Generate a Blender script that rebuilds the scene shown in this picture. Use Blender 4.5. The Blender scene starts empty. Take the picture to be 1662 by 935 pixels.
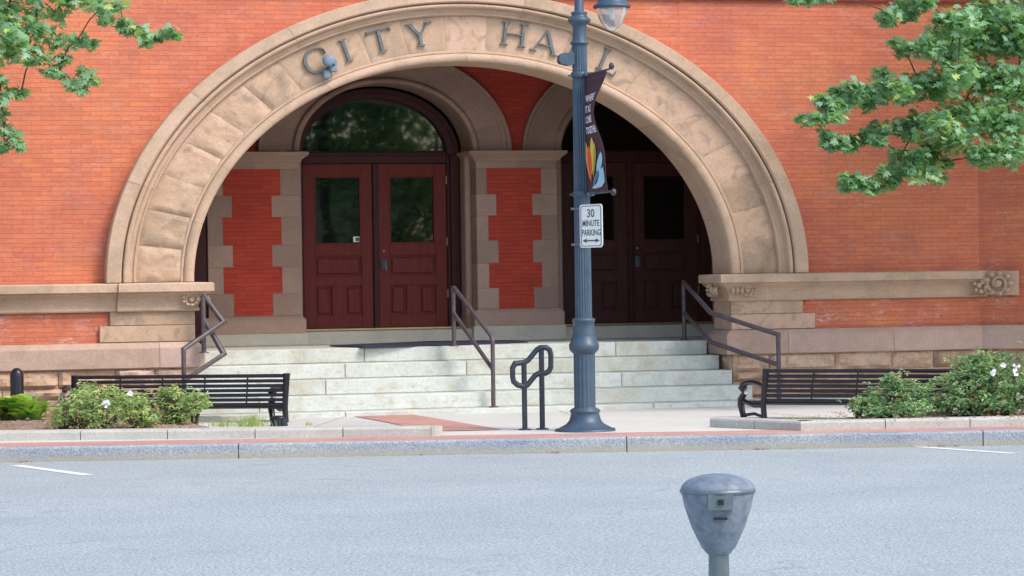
import bpy, math, random
from mathutils import Vector, Matrix
from mathutils import noise as mnoise
random.seed(7)
sc = bpy.context.scene
R = math.radians

# ---------------------------------------------------------------- camera
FPX = 4500.0; PSI = R(15.3); ROLL = R(.86); D0 = 41.7; EYE = 1.98
FW = Vector((math.sin(PSI), math.cos(PSI), 0)); RT = Vector((math.cos(PSI), -math.sin(PSI), 0)); UP = Vector((0, 0, 1))
CAM = Vector((-D0*FW.x, -D0*FW.y, EYE))
cd = bpy.data.cameras.new("camera"); cam = bpy.data.objects.new("camera", cd); sc.collection.objects.link(cam)
cr, sr = math.cos(ROLL), math.sin(ROLL)
cx_ = RT*cr - UP*sr; cy_ = RT*sr + UP*cr
m = Matrix((cx_, cy_, -FW)).transposed().to_4x4(); m.translation = CAM
cam.matrix_world = m
cd.sensor_width = 36; cd.lens = FPX/1662*36; cd.shift_y = -17.5/1662; cd.clip_end = 600; cd.clip_start = .5
sc.camera = cam

# ---------------------------------------------------------------- light
SUN_EL, SUN_AZ = 48, 38      # azimuth: degrees to the right of the facade normal, as seen from the street
w = bpy.data.worlds.new("World"); sc.world = w; w.use_nodes = True
nt = w.node_tree; bg = nt.nodes['Background']
sky = nt.nodes.new('ShaderNodeTexSky'); sky.sky_type = 'NISHITA'; sky.sun_disc = False
sky.sun_elevation = R(SUN_EL); sky.sun_rotation = R(180 - SUN_AZ); sky.dust_density = 2.0; sky.air_density = 1.0
nt.links.new(sky.outputs[0], bg.inputs[0]); bg.inputs[1].default_value = .15
sd = bpy.data.lights.new("sun", 'SUN'); sd.energy = 1.1; sd.angle = R(17); sd.color = (1, .93, .84)
so = bpy.data.objects.new("sun", sd); sc.collection.objects.link(so)
to_sun = Vector((math.sin(R(SUN_AZ))*math.cos(R(SUN_EL)), -math.cos(R(SUN_AZ))*math.cos(R(SUN_EL)), math.sin(R(SUN_EL))))
so.rotation_euler = to_sun.to_track_quat('Z', 'Y').to_euler(); so.location = to_sun*60
sc.view_settings.view_transform = 'Standard'; sc.view_settings.look = 'None'
sc.view_settings.gamma = 1; sc.view_settings.use_curve_mapping = False
sc.view_settings.exposure = .98
sc.cycles.max_bounces = 6

# ---------------------------------------------------------------- survey: where sight lines meet a facade plane or the ground
def ray(px, py):
    x = px-831; y = 450-py; a = x*cr+y*sr; b = -x*sr+y*cr
    return FW*FPX + RT*a + UP*b
def F(px, py, Y):
    d = ray(px, py); t = (Y-CAM.y)/d.y; return (CAM.x+d.x*t, CAM.z+d.z*t)
def G(px, py, z=0.0):
    d = ray(px, py); t = (z-CAM.z)/d.z; return (CAM.x+d.x*t, CAM.y+d.y*t)
def FX(px, py, Y): return F(px, py, Y)[0]
def FZ(px, py, Y): return F(px, py, Y)[1]
def P3(px, py, Y):
    a = F(px, py, Y); return Vector((a[0], Y, a[1]))

# ---------------------------------------------------------------- object helpers
def thing(name, label, cat, loc=(0, 0, 0), group=None):
    o = bpy.data.objects.new(name, None); sc.collection.objects.link(o); o.location = loc
    o.empty_display_size = .2
    o['label'] = label; o['category'] = cat
    if group: o['group'] = group
    return o
def tag(o, label, cat, group=None):
    o['label'] = label; o['category'] = cat
    if group: o['group'] = group
    return o
def kind(o, k, label=None, cat=None):
    o['kind'] = k
    if label: o['label'] = label
    if cat: o['category'] = cat
    return o
def origin_of(parent):
    v = Vector((0, 0, 0))
    while parent is not None:
        v += Vector(parent.location); parent = parent.parent
    return v

class MB:
    """collects verts and faces in world coordinates; build() makes ONE mesh object"""
    def __init__(s): s.v = []; s.f = []; s.t = []; s.tint = 0.5; s.smooth = []; s.sm = False
    def add(s, verts, faces, tint=None):
        o = len(s.v); s.v += [tuple(v) for v in verts]
        for f in faces:
            s.f.append([o+i for i in f]); s.t.append(s.tint if tint is None else tint); s.smooth.append(s.sm)
        return o
    def box(s, x0, x1, y0, y1, z0, z1, tint=None, b=0.0):
        if b <= 0:
            vs = [(x, y, z) for x in (x0, x1) for y in (y0, y1) for z in (z0, z1)]
            s.add(vs, [(0,1,3,2),(4,6,7,5),(0,4,5,1),(2,3,7,6),(0,2,6,4),(1,5,7,3)], tint)
            return
        # chamfered box
        vs = []; idx = {}
        for i, x in enumerate((x0, x1)):
            for j, y in enumerate((y0, y1)):
                for k, z in enumerate((z0, z1)):
                    sx = b if i == 0 else -b; sy = b if j == 0 else -b; sz = b if k == 0 else -b
                    idx[i,j,k,0] = len(vs); vs.append((x, y+sy, z+sz))
                    idx[i,j,k,1] = len(vs); vs.append((x+sx, y, z+sz))
                    idx[i,j,k,2] = len(vs); vs.append((x+sx, y+sy, z))
        fs = []
        for i in (0,1): fs.append([idx[i,0,0,0], idx[i,1,0,0], idx[i,1,1,0], idx[i,0,1,0]])
        for j in (0,1): fs.append([idx[0,j,0,1], idx[1,j,0,1], idx[1,j,1,1], idx[0,j,1,1]])
        for k in (0,1): fs.append([idx[0,0,k,2], idx[1,0,k,2], idx[1,1,k,2], idx[0,1,k,2]])
        for i in (0,1):
            for j in (0,1): fs.append([idx[i,j,0,0], idx[i,j,1,0], idx[i,j,1,1], idx[i,j,0,1]])
            for k in (0,1): fs.append([idx[i,0,k,0], idx[i,1,k,0], idx[i,1,k,2], idx[i,0,k,2]])
        for j in (0,1):
            for k in (0,1): fs.append([idx[0,j,k,1], idx[1,j,k,1], idx[1,j,k,2], idx[0,j,k,2]])
        for i in (0,1):
            for j in (0,1):
                for k in (0,1): fs.append([idx[i,j,k,0], idx[i,j,k,1], idx[i,j,k,2]])
        s.add(vs, fs, tint)
    def prism(s, poly, y0, y1, tint=None):           # polygon in XZ pushed along Y
        n = len(poly)
        vs = [(p[0], y0, p[1]) for p in poly]+[(p[0], y1, p[1]) for p in poly]
        s.add(vs, [list(range(n)), list(range(2*n-1, n-1, -1))]+[[i, (i+1) % n, n+(i+1) % n, n+i] for i in range(n)], tint)
    def slab(s, poly, z0, z1, tint=None):            # polygon in XY pushed along Z
        n = len(poly)
        vs = [(p[0], p[1], z0) for p in poly]+[(p[0], p[1], z1) for p in poly]
        s.add(vs, [list(range(n)), list(range(2*n-1, n-1, -1))]+[[i, (i+1) % n, n+(i+1) % n, n+i] for i in range(n)], tint)
    def sheet(s, poly, z):
        s.add([(p[0], p[1], z) for p in poly], [list(range(len(poly)))])
    def grid(s, rows, closed=False, tint=None):      # rows: list of equally long lists of points
        n = len(rows[0]); o = [p for r in rows for p in r]; fs = []
        for i in range(len(rows)-1):
            for j in range(n if closed else n-1):
                k = (j+1) % n; fs.append((i*n+j, i*n+k, (i+1)*n+k, (i+1)*n+j))
        s.add(o, fs, tint)
    def tube(s, pts, r, n=10, closed=False, tint=None, cap=True, flat=None):
        pts = [Vector(p) for p in pts]; m_ = len(pts)
        rs = r if isinstance(r, (list, tuple)) else [r]*m_
        rows = []; prev = None
        for i, p in enumerate(pts):
            a = pts[(i-1) % m_] if (closed or i > 0) else p
            b = pts[(i+1) % m_] if (closed or i < m_-1) else p
            d1 = (p-a).normalized() if (p-a).length > 1e-6 else (b-p).normalized()
            d2 = (b-p).normalized() if (b-p).length > 1e-6 else d1
            d = (d1+d2).normalized()
            u = (prev if prev else (Vector((0, 0, 1)) if abs(d.z) < .9 else Vector((1, 0, 0))))
            u = (u-d*u.dot(d)).normalized(); prev = u; v = d.cross(u)
            k = 1/max(.6, math.sqrt(max(0, (1+d1.dot(d2))/2)))
            fl = flat or 1
            rows.append([p+(u*math.cos(q)+v*math.sin(q)*fl)*rs[i]*k for q in [2*math.pi*j/n for j in range(n)]])
        if closed: rows.append(rows[0])
        old = s.sm; s.sm = True
        s.grid(rows, True, tint); s.sm = old
        if cap and not closed:
            o = len(s.v); s.add(rows[0], [list(range(n))[::-1]], tint); s.add(rows[-1], [list(range(n))], tint)
    def lathe(s, x, y, prof, n=32, flute=None, tint=None):   # prof: (z, r)
        rows = []
        for z, r in prof:
            row = []
            for j in range(n):
                q = 2*math.pi*j/n; rr = r
                if flute and flute[0] <= z <= flute[1]: rr = r*(1-(flute[2] if j % 2 else 0))
                row.append((x+rr*math.cos(q), y+rr*math.sin(q), z))
            rows.append(row)
        old = s.sm; s.sm = flute is None; s.grid(rows, True, tint); s.sm = old
        s.add(rows[0], [list(range(n))[::-1]], tint); s.add(rows[-1], [list(range(n))], tint)
    def build(s, name, mat, parent=None, offset=None):
        o0 = origin_of(parent)
        me = bpy.data.meshes.new(name)
        me.from_pydata([(v[0]-o0.x, v[1]-o0.y, v[2]-o0.z) for v in s.v], [], s.f)
        at = me.attributes.new('tint', 'FLOAT', 'FACE'); at.data.foreach_set('value', s.t)
        me.polygons.foreach_set('use_smooth', s.smooth)
        import bmesh
        bm = bmesh.new(); bm.from_mesh(me); bmesh.ops.recalc_face_normals(bm, faces=bm.faces) if len(bm.faces) < 4000 else None
        bm.to_mesh(me); bm.free()
        if mat: me.materials.append(mat)
        ob = bpy.data.objects.new(name, me); sc.collection.objects.link(ob)
        if parent: ob.parent = parent
        return ob

# ---------------------------------------------------------------- materials
def new(name):
    mt = bpy.data.materials.new(name); mt.use_nodes = True
    n = mt.node_tree; b = n.nodes['Principled BSDF']; return mt, n, b
def N(n, t, **kw):
    x = n.nodes.new(t)
    for k, v in kw.items(): setattr(x, k, v)
    return x
def pos(n, sx=1, sy=1, sz=1, rot=None):
    g = N(n, 'ShaderNodeNewGeometry'); mp = N(n, 'ShaderNodeMapping'); mp.inputs['Scale'].default_value = (sx, sy, sz)
    if rot: mp.inputs['Rotation'].default_value = rot
    n.links.new(g.outputs['Position'], mp.inputs[0]); return mp.outputs[0]
def nz(n, scale, detail=4, rough=.55, sc3=(1, 1, 1), dist=0):
    t = N(n, 'ShaderNodeTexNoise'); t.inputs['Scale'].default_value = scale; t.inputs['Detail'].default_value = detail
    t.inputs['Roughness'].default_value = rough; t.inputs['Distortion'].default_value = dist
    n.links.new(pos(n, *sc3), t.inputs['Vector']); return t.outputs['Fac']
def ramp(n, fac, stops):
    r = N(n, 'ShaderNodeValToRGB'); cr_ = r.color_ramp
    while len(cr_.elements) < len(stops): cr_.elements.new(.5)
    for e, (p, c) in zip(cr_.elements, stops):
        e.position = p; e.color = tuple(c)+(1,) if len(c) == 3 else c
    n.links.new(fac, r.inputs[0]); return r.outputs[0]
def mix(n, fac, a, b, mode='MIX'):
    x = N(n, 'ShaderNodeMix', data_type='RGBA', blend_type=mode)
    for i, v in ((0, fac), (6, a), (7, b)):
        if isinstance(v, (int, float)): x.inputs[i].default_value = v
        elif isinstance(v, tuple): x.inputs[i].default_value = v+(1,) if len(v) == 3 else v
        else: n.links.new(v, x.inputs[i])
    return x.outputs[2]
def val(n, op, a, b=None):
    x = N(n, 'ShaderNodeMath', operation=op)
    for i, v in ((0, a), (1, b)):
        if v is None: continue
        if isinstance(v, (int, float)): x.inputs[i].default_value = v
        else: n.links.new(v, x.inputs[i])
    return x.outputs[0]
def bump(n, b, h, dist, strength=1.0):
    x = N(n, 'ShaderNodeBump'); x.inputs['Distance'].default_value = dist; x.inputs['Strength'].default_value = strength
    n.links.new(h, x.inputs['Height']); n.links.new(x.outputs[0], b.inputs['Normal'])
def tintnode(n):
    a = N(n, 'ShaderNodeAttribute'); a.attribute_name = 'tint'; return a.outputs['Fac']
def blackwhite(n, fac, lo, hi): return ramp(n, fac, [(lo, (0, 0, 0)), (hi, (1, 1, 1))])

def brick_mat(name, c1, c2, mortar, bw=.285, bh=.0677, stains=True, plan=False):
    mt, n, b = new(name)
    g = N(n, 'ShaderNodeNewGeometry'); sp = N(n, 'ShaderNodeSeparateXYZ'); n.links.new(g.outputs['Position'], sp.inputs[0])
    cb = N(n, 'ShaderNodeCombineXYZ')
    n.links.new(sp.outputs[0], cb.inputs[0]); n.links.new(sp.outputs[1 if plan else 2], cb.inputs[1])
    br = N(n, 'ShaderNodeTexBrick'); n.links.new(cb.outputs[0], br.inputs['Vector'])
    br.inputs['Scale'].default_value = 1; br.inputs['Brick Width'].default_value = bw; br.inputs['Row Height'].default_value = bh
    br.inputs['Mortar Size'].default_value = .0035; br.inputs['Mortar Smooth'].default_value = .3; br.inputs['Bias'].default_value = 0
    br.inputs['Color1'].default_value = c1+(1,); br.inputs['Color2'].default_value = c2+(1,); br.inputs['Mortar'].default_value = mortar+(1,)
    big = ramp(n, nz(n, .55, 4, .6), [(.3, (.84, .80, .95)), (.5, (1, 1, 1)), (.72, (1.08, 1.22, 1.05))])
    c = mix(n, 1.0, br.outputs['Color'], big, 'MULTIPLY')
    fine = ramp(n, nz(n, 14, 3, .6, (1, 1, 4)), [(.3, (.84, .84, .86)), (.7, (1.1, 1.1, 1.1))])
    c = mix(n, 1.0, c, fine, 'MULTIPLY')
    if stains:
        soot = ramp(n, nz(n, 1.1, 6, .72, (1.2, 1, .7), .6), [(.50, (0, 0, 0)), (.68, (.38, .38, .38))])
        c = mix(n, soot, c, (.36, .13, .105))
        pale = ramp(n, nz(n, 2.4, 5, .7, (.8, 1, 2.6), .5), [(.56, (0, 0, 0)), (.72, (.34, .34, .34))])
        c = mix(n, pale, c, (.66, .33, .27))
        s1 = blackwhite(n, nz(n, 1.9, 5, .65, (1, 1, 2.2)), .50, .66)
        s2 = blackwhite(n, nz(n, 9, 4, .7, (1, 1, 2.5)), .46, .68)
        lowz = ramp(n, sp.outputs[2], [(0, (1, 1, 1)), (.5, (1, 1, 1))])
        hz = N(n, 'ShaderNodeMapRange'); hz.inputs[1].default_value = 2.0; hz.inputs[2].default_value = 1.5
        hz.inputs[3].default_value = .28; hz.inputs[4].default_value = .95; n.links.new(sp.outputs[2], hz.inputs[0])
        f = val(n, 'MULTIPLY', val(n, 'MULTIPLY', s1, s2), hz.outputs[0])
        c = mix(n, f, c, (.70, .56, .54))
    n.links.new(c, b.inputs['Base Color']); b.inputs['Roughness'].default_value = .85
    h = mix(n, .5, br.outputs['Fac'], nz(n, 60, 2, .5))
    inv = val(n, 'SUBTRACT', 1.0, br.outputs['Fac'])
    bump(n, b, val(n, 'ADD', inv, val(n, 'MULTIPLY', nz(n, 40, 3), .5)), .003)
    return mt
M = {}
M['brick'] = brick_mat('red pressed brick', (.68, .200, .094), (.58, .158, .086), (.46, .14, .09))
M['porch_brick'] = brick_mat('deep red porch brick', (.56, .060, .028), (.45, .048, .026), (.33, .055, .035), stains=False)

def stone_mat(name, stops, scale=1.1, bumpd=.006, tintamt=.5, veins=True, rough=.85, bs=12):
    mt, n, b = new(name)
    t = tintnode(n)
    g = N(n, 'ShaderNodeNewGeometry'); vm = N(n, 'ShaderNodeVectorMath', operation='ADD')
    sc_ = N(n, 'ShaderNodeVectorMath', operation='SCALE'); sc_.inputs[3].default_value = 37.0
    cbx = N(n, 'ShaderNodeCombineXYZ'); n.links.new(t, cbx.inputs[0]); n.links.new(t, cbx.inputs[2])
    n.links.new(cbx.outputs[0], sc_.inputs[0]); n.links.new(g.outputs['Position'], vm.inputs[0]); n.links.new(sc_.outputs[0], vm.inputs[1])
    nn = N(n, 'ShaderNodeTexNoise'); nn.inputs['Scale'].default_value = scale; nn.inputs['Detail'].default_value = 5
    nn.inputs['Distortion'].default_value = 1.2; nn.inputs['Roughness'].default_value = .55
    n.links.new(vm.outputs[0], nn.inputs['Vector'])
    f = val(n, 'ADD', val(n, 'MULTIPLY', nn.outputs['Fac'], 1-tintamt*.6), val(n, 'MULTIPLY', t, tintamt*.6))
    c = ramp(n, f, stops)
    fine = ramp(n, nz(n, 30, 4, .7), [(.3, (.88, .87, .86)), (.7, (1.1, 1.1, 1.1))])
    c = mix(n, 1.0, c, fine, 'MULTIPLY')
    if veins:
        n2 = N(n, 'ShaderNodeTexNoise'); n2.inputs['Scale'].default_value = 2.3; n2.inputs['Detail'].default_value = 3; n2.inputs['Distortion'].default_value = 2.5
        n.links.new(vm.outputs[0], n2.inputs['Vector'])
        vv = ramp(n, n2.outputs['Fac'], [(.55, (0, 0, 0)), (.72, (.6, .6, .6))])
        c = mix(n, vv, c, (.24, .185, .14))
        n3 = ramp(n, nz(n, 3.0, 4, .6, dist=1.5), [(.58, (0, 0, 0)), (.70, (.4, .4, .4))])
        c = mix(n, n3, c, (.62, .47, .36))
    n.links.new(c, b.inputs['Base Color']); b.inputs['Roughness'].default_value = rough
    bump(n, b, nz(n, bs, 5, .65), bumpd)
    return mt
SAND = [(.28, (.34, .24, .165)), (.40, (.46, .315, .21)), (.52, (.54, .365, .25)), (.64, (.58, .385, .275)), (.74, (.61, .40, .32))]
M['sand'] = stone_mat('warm brown sandstone', SAND)
M['sandtrim'] = stone_mat('carved sandstone trim', [(.3, (.42, .295, .20)), (.5, (.53, .37, .26)), (.72, (.60, .415, .305))], veins=False, scale=1.6, tintamt=.3)
M['base'] = stone_mat('pinkish grey sandstone base', [(.3, (.42, .29, .22)), (.5, (.50, .34, .27)), (.72, (.55, .385, .32))], veins=False, scale=2.2, tintamt=.5)
M['rock'] = stone_mat('rock faced sandstone', [(.25, (.40, .25, .16)), (.42, (.52, .33, .21)), (.56, (.58, .39, .28)), (.75, (.64, .46, .36))], veins=True, bumpd=.03, bs=9)
M['porchstone'] = stone_mat('porch sandstone', [(.3, (.33, .215, .16)), (.5, (.41, .27, .205)), (.7, (.48, .31, .24))], veins=False, tintamt=.7)
M['granite'] = stone_mat('pale stone steps', [(.25, (.44, .41, .32)), (.45, (.54, .56, .50)), (.6, (.59, .62, .575)), (.75, (.64, .66, .62))], veins=False, scale=1.4, bumpd=.003, tintamt=.25)
def step_mat():
    mt = M['granite']; n = mt.node_tree; b = n.nodes['Principled BSDF']
    src = b.inputs['Base Color'].links[0].from_socket
    st = ramp(n, nz(n, 4.5, 5, .7, (1, 1, 2)), [(.52, (0, 0, 0)), (.70, (.65, .65, .65))])
    c = mix(n, st, src, (.42, .34, .22)); n.links.new(c, b.inputs['Base Color'])
    st2 = ramp(n, nz(n, 8, 5, .7), [(.60, (0, 0, 0)), (.76, (.5, .5, .5))])
    c = mix(n, st2, c, (.40, .42, .40)); n.links.new(c, b.inputs['Base Color'])
step_mat()
M['whitebase'] = stone_mat('pale grey stone plinth', [(.3, (.46, .42, .33)), (.55, (.56, .52, .42)), (.75, (.60, .52, .40))], veins=False, scale=2, bumpd=.003)

def flat_mat(name, c1, c2, scale=4, rough=.8, bs=40, bd=.003, metallic=0, spec=.5, stops=(.35, .65), sc3=(1, 1, 1), detail=5):
    mt, n, b = new(name)
    c = ramp(n, nz(n, scale, detail, .6, sc3), [(stops[0], c1), (stops[1], c2)])
    n.links.new(c, b.inputs['Base Color']); b.inputs['Roughness'].default_value = rough
    b.inputs['Metallic'].default_value = metallic; b.inputs['Specular IOR Level'].default_value = spec
    if bd: bump(n, b, nz(n, bs, 4), bd)
    return mt
def ground_mat(name, c1, c2, speck, spec_amt, big=.5, fine=60, bd=.004):
    mt, n, b = new(name)
    c = ramp(n, nz(n, big, 5, .6), [(.3, c1), (.7, c2)])
    s = ramp(n, nz(n, fine, 3, .8), [(.35, (1-spec_amt,)*3), (.65, (1+spec_amt*.6,)*3)])
    c = mix(n, 1.0, c, s, 'MULTIPLY')
    st = ramp(n, nz(n, 1.3, 6, .7, (.35, 1.6, 1)), [(.52, (0, 0, 0)), (.75, (.5, .5, .5))])
    c = mix(n, st, c, speck)
    n.links.new(c, b.inputs['Base Color']); b.inputs['Roughness'].default_value = .9
    bump(n, b, nz(n, fine, 4, .7), bd); return mt
M['asphalt'] = ground_mat('pale worn asphalt', (.37, .425, .435), (.44, .495, .50), (.33, .37, .375), .50, .5, 34, .012)
def road_detail():
    n = M['asphalt'].node_tree; b = n.nodes['Principled BSDF']; src = b.inputs['Base Color'].links[0].from_socket
    vo = N(n, 'ShaderNodeTexVoronoi', feature='DISTANCE_TO_EDGE'); vo.inputs['Scale'].default_value = .35
    w_ = N(n, 'ShaderNodeTexNoise'); w_.inputs['Scale'].default_value = 2.2; w_.inputs['Detail'].default_value = 5
    g = N(n, 'ShaderNodeNewGeometry'); ad = N(n, 'ShaderNodeVectorMath', operation='ADD'); sc_ = N(n, 'ShaderNodeVectorMath', operation='SCALE'); sc_.inputs[3].default_value = .9
    n.links.new(g.outputs['Position'], w_.inputs['Vector']); n.links.new(w_.outputs['Color'], sc_.inputs[0]); n.links.new(g.outputs['Position'], ad.inputs[0]); n.links.new(sc_.outputs[0], ad.inputs[1]); n.links.new(ad.outputs[0], vo.inputs['Vector'])
    crack = ramp(n, vo.outputs['Distance'], [(.0, (1, 1, 1)), (.006, (.7, .7, .7)), (.014, (0, 0, 0))])
    part = ramp(n, nz(n, .25, 3), [(.50, (0, 0, 0)), (.60, (.4, .4, .4))])
    c = mix(n, val(n, 'MULTIPLY', crack, part), src, (.16, .18, .19))
    oil = ramp(n, nz(n, .8, 6, .7, (1, .8, 1), .8), [(.58, (0, 0, 0)), (.75, (.45, .45, .45))])
    c = mix(n, oil, c, (.24, .27, .285))
    grit = ramp(n, nz(n, 11, 5, .85), [(.62, (0, 0, 0)), (.70, (.5, .5, .5))])
    c = mix(n, grit, c, (.58, .62, .61)); n.links.new(c, b.inputs['Base Color'])
road_detail()
M['concrete'] = ground_mat('light concrete paving', (.58, .58, .525), (.66, .66, .61), (.48, .475, .42), .12, .6, 50, .002)
M['kerbtop'] = ground_mat('planter curb concrete', (.45, .44, .39), (.55, .54, .49), (.36, .36, .32), .14, 2, 30, .003)
M['paver'] = brick_mat('red brick paving', (.58, .31, .25), (.52, .27, .22), (.50, .36, .31), bw=.26, bh=.11, stains=False, plan=True)
M['joint'] = flat_mat('dark mortar joint', (.12, .10, .08), (.2, .17, .14), 8)
M['white'] = flat_mat('white road paint', (.72, .73, .74), (.82, .83, .84), 20, rough=.7)
def curb_mat():
    mt, n, b = new('blue grey granite curb')
    g = N(n, 'ShaderNodeNewGeometry'); sp = N(n, 'ShaderNodeSeparateXYZ'); n.links.new(g.outputs['Position'], sp.inputs[0])
    c = ramp(n, nz(n, 38, 4, .85), [(.34, (.22, .25, .30)), (.52, (.40, .43, .46)), (.68, (.62, .64, .64))])
    big = ramp(n, nz(n, 1.5, 4, .6, (.4, 1, 1)), [(.35, (.72, .76, .84)), (.65, (1.05, 1.03, .98))])
    c = mix(n, 1.0, c, big, 'MULTIPLY')
    z = N(n, 'ShaderNodeMapRange'); z.inputs[1].default_value = -.10; z.inputs[2].default_value = -.17; n.links.new(
        val(n, 'ADD', sp.outputs[2], val(n, 'MULTIPLY', nz(n, 6, 4), -.05)), z.inputs[0])
    c = mix(n, val(n, 'MULTIPLY', z.outputs[0], .75), c, (.42, .37, .28))       # road dirt splashed on the foot of the curb
    n.links.new(c, b.inputs['Base Color']); b.inputs['Roughness'].default_value = .8
    bump(n, b, nz(n, 38, 4, .8), .012); return mt
M['curb'] = curb_mat()
M['post'] = flat_mat('slate blue painted iron', (.040, .075, .115), (.058, .095, .138), 6, rough=.42, bs=60, bd=.0015)
M['black'] = flat_mat('black painted steel', (.008, .008, .014), (.014, .013, .022), 9, rough=.32, bd=.0008)
M['rail'] = flat_mat('dark bronze painted rail', (.075, .055, .062), (.11, .085, .09), 9, rough=.4, bd=.0008)
M['rail2'] = flat_mat('charcoal painted steel rail', (.028, .034, .048), (.045, .052, .07), 9, rough=.35, bd=.0008)
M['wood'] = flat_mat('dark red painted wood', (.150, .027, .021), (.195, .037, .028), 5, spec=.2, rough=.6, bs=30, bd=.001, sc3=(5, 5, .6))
M['woodshade'] = flat_mat('door wood with porch shade in colour', (.062, .022, .018), (.085, .030, .024), 5, spec=.25, rough=.5, bs=30, bd=.001, sc3=(5, 5, .6))  # right doors: darker copy of the door wood, porch shade put into its colour
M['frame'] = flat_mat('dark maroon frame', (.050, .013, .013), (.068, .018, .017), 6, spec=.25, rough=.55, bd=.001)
M['brass'] = flat_mat('brass', (.55, .42, .18), (.65, .5, .25), 10, rough=.35, metallic=.8, bd=0)
M['steel'] = flat_mat('dull steel hardware', (.12, .16, .17), (.18, .22, .24), 10, rough=.4, metallic=.5, bd=0)
M['letter'] = flat_mat('weathered grey metal letter', (.10, .115, .12), (.17, .18, .17), 12, rough=.55, metallic=.2, bd=.001)
M['speaker'] = flat_mat('blue grey enamel fitting', (.16, .22, .28), (.20, .27, .34), 10, rough=.55, bd=0)
M['meter'] = flat_mat('weathered grey painted casting', (.13, .16, .20), (.22, .26, .32), 22, rough=.55, bs=70, bd=.002)
M['mat'] = flat_mat('navy rubber door mat', (.018, .020, .045), (.03, .032, .06), 30, rough=.9)
M['mulch'] = ground_mat('dry mulch and soil', (.28, .19, .14), (.46, .36, .28), (.16, .09, .065), .55, 3, 28, .03)
M['bark'] = flat_mat('grey brown bark', (.06, .045, .032), (.12, .09, .065), 12, rough=.95, bs=20, bd=.02)
M['signwhite'] = flat_mat('white reflective sign face', (.94, .96, .94), (.95, .97, .95), 3, rough=.35, bd=0)
M['green'] = flat_mat('dark green sign paint', (.010, .12, .085), (.012, .13, .09), 3, rough=.5, bd=0)
M['banner'] = flat_mat('plum brown banner cloth', (.060, .026, .036), (.075, .034, .044), 8, rough=.85, bs=300, bd=.001)
M['bannertext'] = flat_mat('pale banner lettering', (.78, .80, .86), (.82, .84, .88), 3, rough=.8, bd=0)
for k, c in dict(orange=(.85, .34, .07), redor=(.72, .10, .03), yellow=(.75, .55, .10), olive=(.36, .32, .05), lightblue=(.35, .62, .74), midblue=(.10, .20, .30)).items():
    M[k] = flat_mat(k+' banner ink', c, tuple(min(1, q*1.08) for q in c), 3, rough=.8, bd=0)
M['black_void'] = flat_mat('dark interior', (.01, .009, .009), (.014, .012, .012), 2, rough=.9, bd=0)
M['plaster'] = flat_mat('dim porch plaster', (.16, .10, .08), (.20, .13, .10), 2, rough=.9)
M['petal'] = flat_mat('white azalea petal', (.72, .72, .74), (.82, .82, .84), 8, rough=.7, bd=0)
M['litter'] = flat_mat('dry leaf litter', (.30, .18, .09), (.45, .30, .18), 8, rough=.9, bd=0)
def glass_dark():
    mt, n, b = new('dark reflecting window pane'); b.inputs['Base Color'].default_value = (.006, .008, .007, 1)
    b.inputs['Roughness'].default_value = .02; b.inputs['IOR'].default_value = 1.75
    bump(n, b, nz(n, 1.2, 1), .0012); return mt
M['pane'] = glass_dark()
def globe_mat():
    mt, n, b = new('clear ribbed lamp glass'); b.inputs['Base Color'].default_value = (.93, .93, .92, 1)
    b.inputs['Roughness'].default_value = .22; b.inputs['Transmission Weight'].default_value = .75; b.inputs['IOR'].default_value = 1.25
    bump(n, b, nz(n, 14, 2), .01); return mt
M['globe'] = globe_mat()
def leaf_mat(name, stops, rough=.38, trans=.25, spec=.6):
    mt, n, b = new(name); t = tintnode(n)
    c = ramp(n, t, stops)
    n.links.new(c, b.inputs['Base Color']); b.inputs['Roughness'].default_value = rough; b.inputs['Specular IOR Level'].default_value = spec
    tr = N(n, 'ShaderNodeBsdfTranslucent'); n.links.new(mix(n, 1.0, c, (1.25, 1.4, .55), 'MULTIPLY'), tr.inputs[0])
    ms = N(n, 'ShaderNodeMixShader'); ms.inputs[0].default_value = trans
    n.links.new(b.outputs[0], ms.inputs[1]); n.links.new(tr.outputs[0], ms.inputs[2])
    n.links.new(ms.outputs[0], n.nodes['Material Output'].inputs[0]); return mt
M['oakleaf'] = leaf_mat('lobed tree leaf', [(0, (.13, .27, .14)), (.35, (.25, .44, .25)), (.75, (.42, .60, .44)), (1, (.55, .62, .20))], .5, .42, .5)
M['azalea'] = leaf_mat('azalea leaf', [(0, (.12, .24, .10)), (.5, (.26, .42, .19)), (.85, (.44, .60, .29)), (1, (.50, .32, .14))], .5)
M['azalea_yellow'] = leaf_mat('yellow green azalea leaf', [(0, (.15, .26, .09)), (.5, (.37, .50, .18)), (.85, (.58, .66, .30)), (1, (.54, .36, .16))], .5)
M['hosta'] = leaf_mat('broad green leaf', [(0, (.12, .30, .05)), (.5, (.26, .50, .09)), (.8, (.50, .62, .16)), (1, (.66, .48, .24))], .5)
M['grass'] = leaf_mat('grass blade', [(0, (.16, .27, .06)), (1, (.38, .45, .13))], .5)

# ================================================================ GROUND
CL = Vector(G(0, 727)); CR = Vector(G(1662, 699)); CD = (CR-CL).normalized(); CN = Vector((CD.y, -CD.x))   # CN points to the road
A0 = CL-CD*60; A1 = CR+CD*60
CW = .14                                                  # width of the curb's top
road = MB(); road.sheet([(-220, -220), (220, -220), (220, 160), (-220, 160)], -.18)
kind(road.build('road', M['asphalt']), 'structure')
# sidewalk / plaza sheet, lies behind the curb
b = MB(); i0 = A0-CN*CW; i1 = A1-CN*CW
b.slab([(i0.x, i0.y), (i1.x, i1.y), (60, 20), (-60, 20)], -.17, 0.0)
kind(b.build('plaza', M['concrete']), 'structure')
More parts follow.
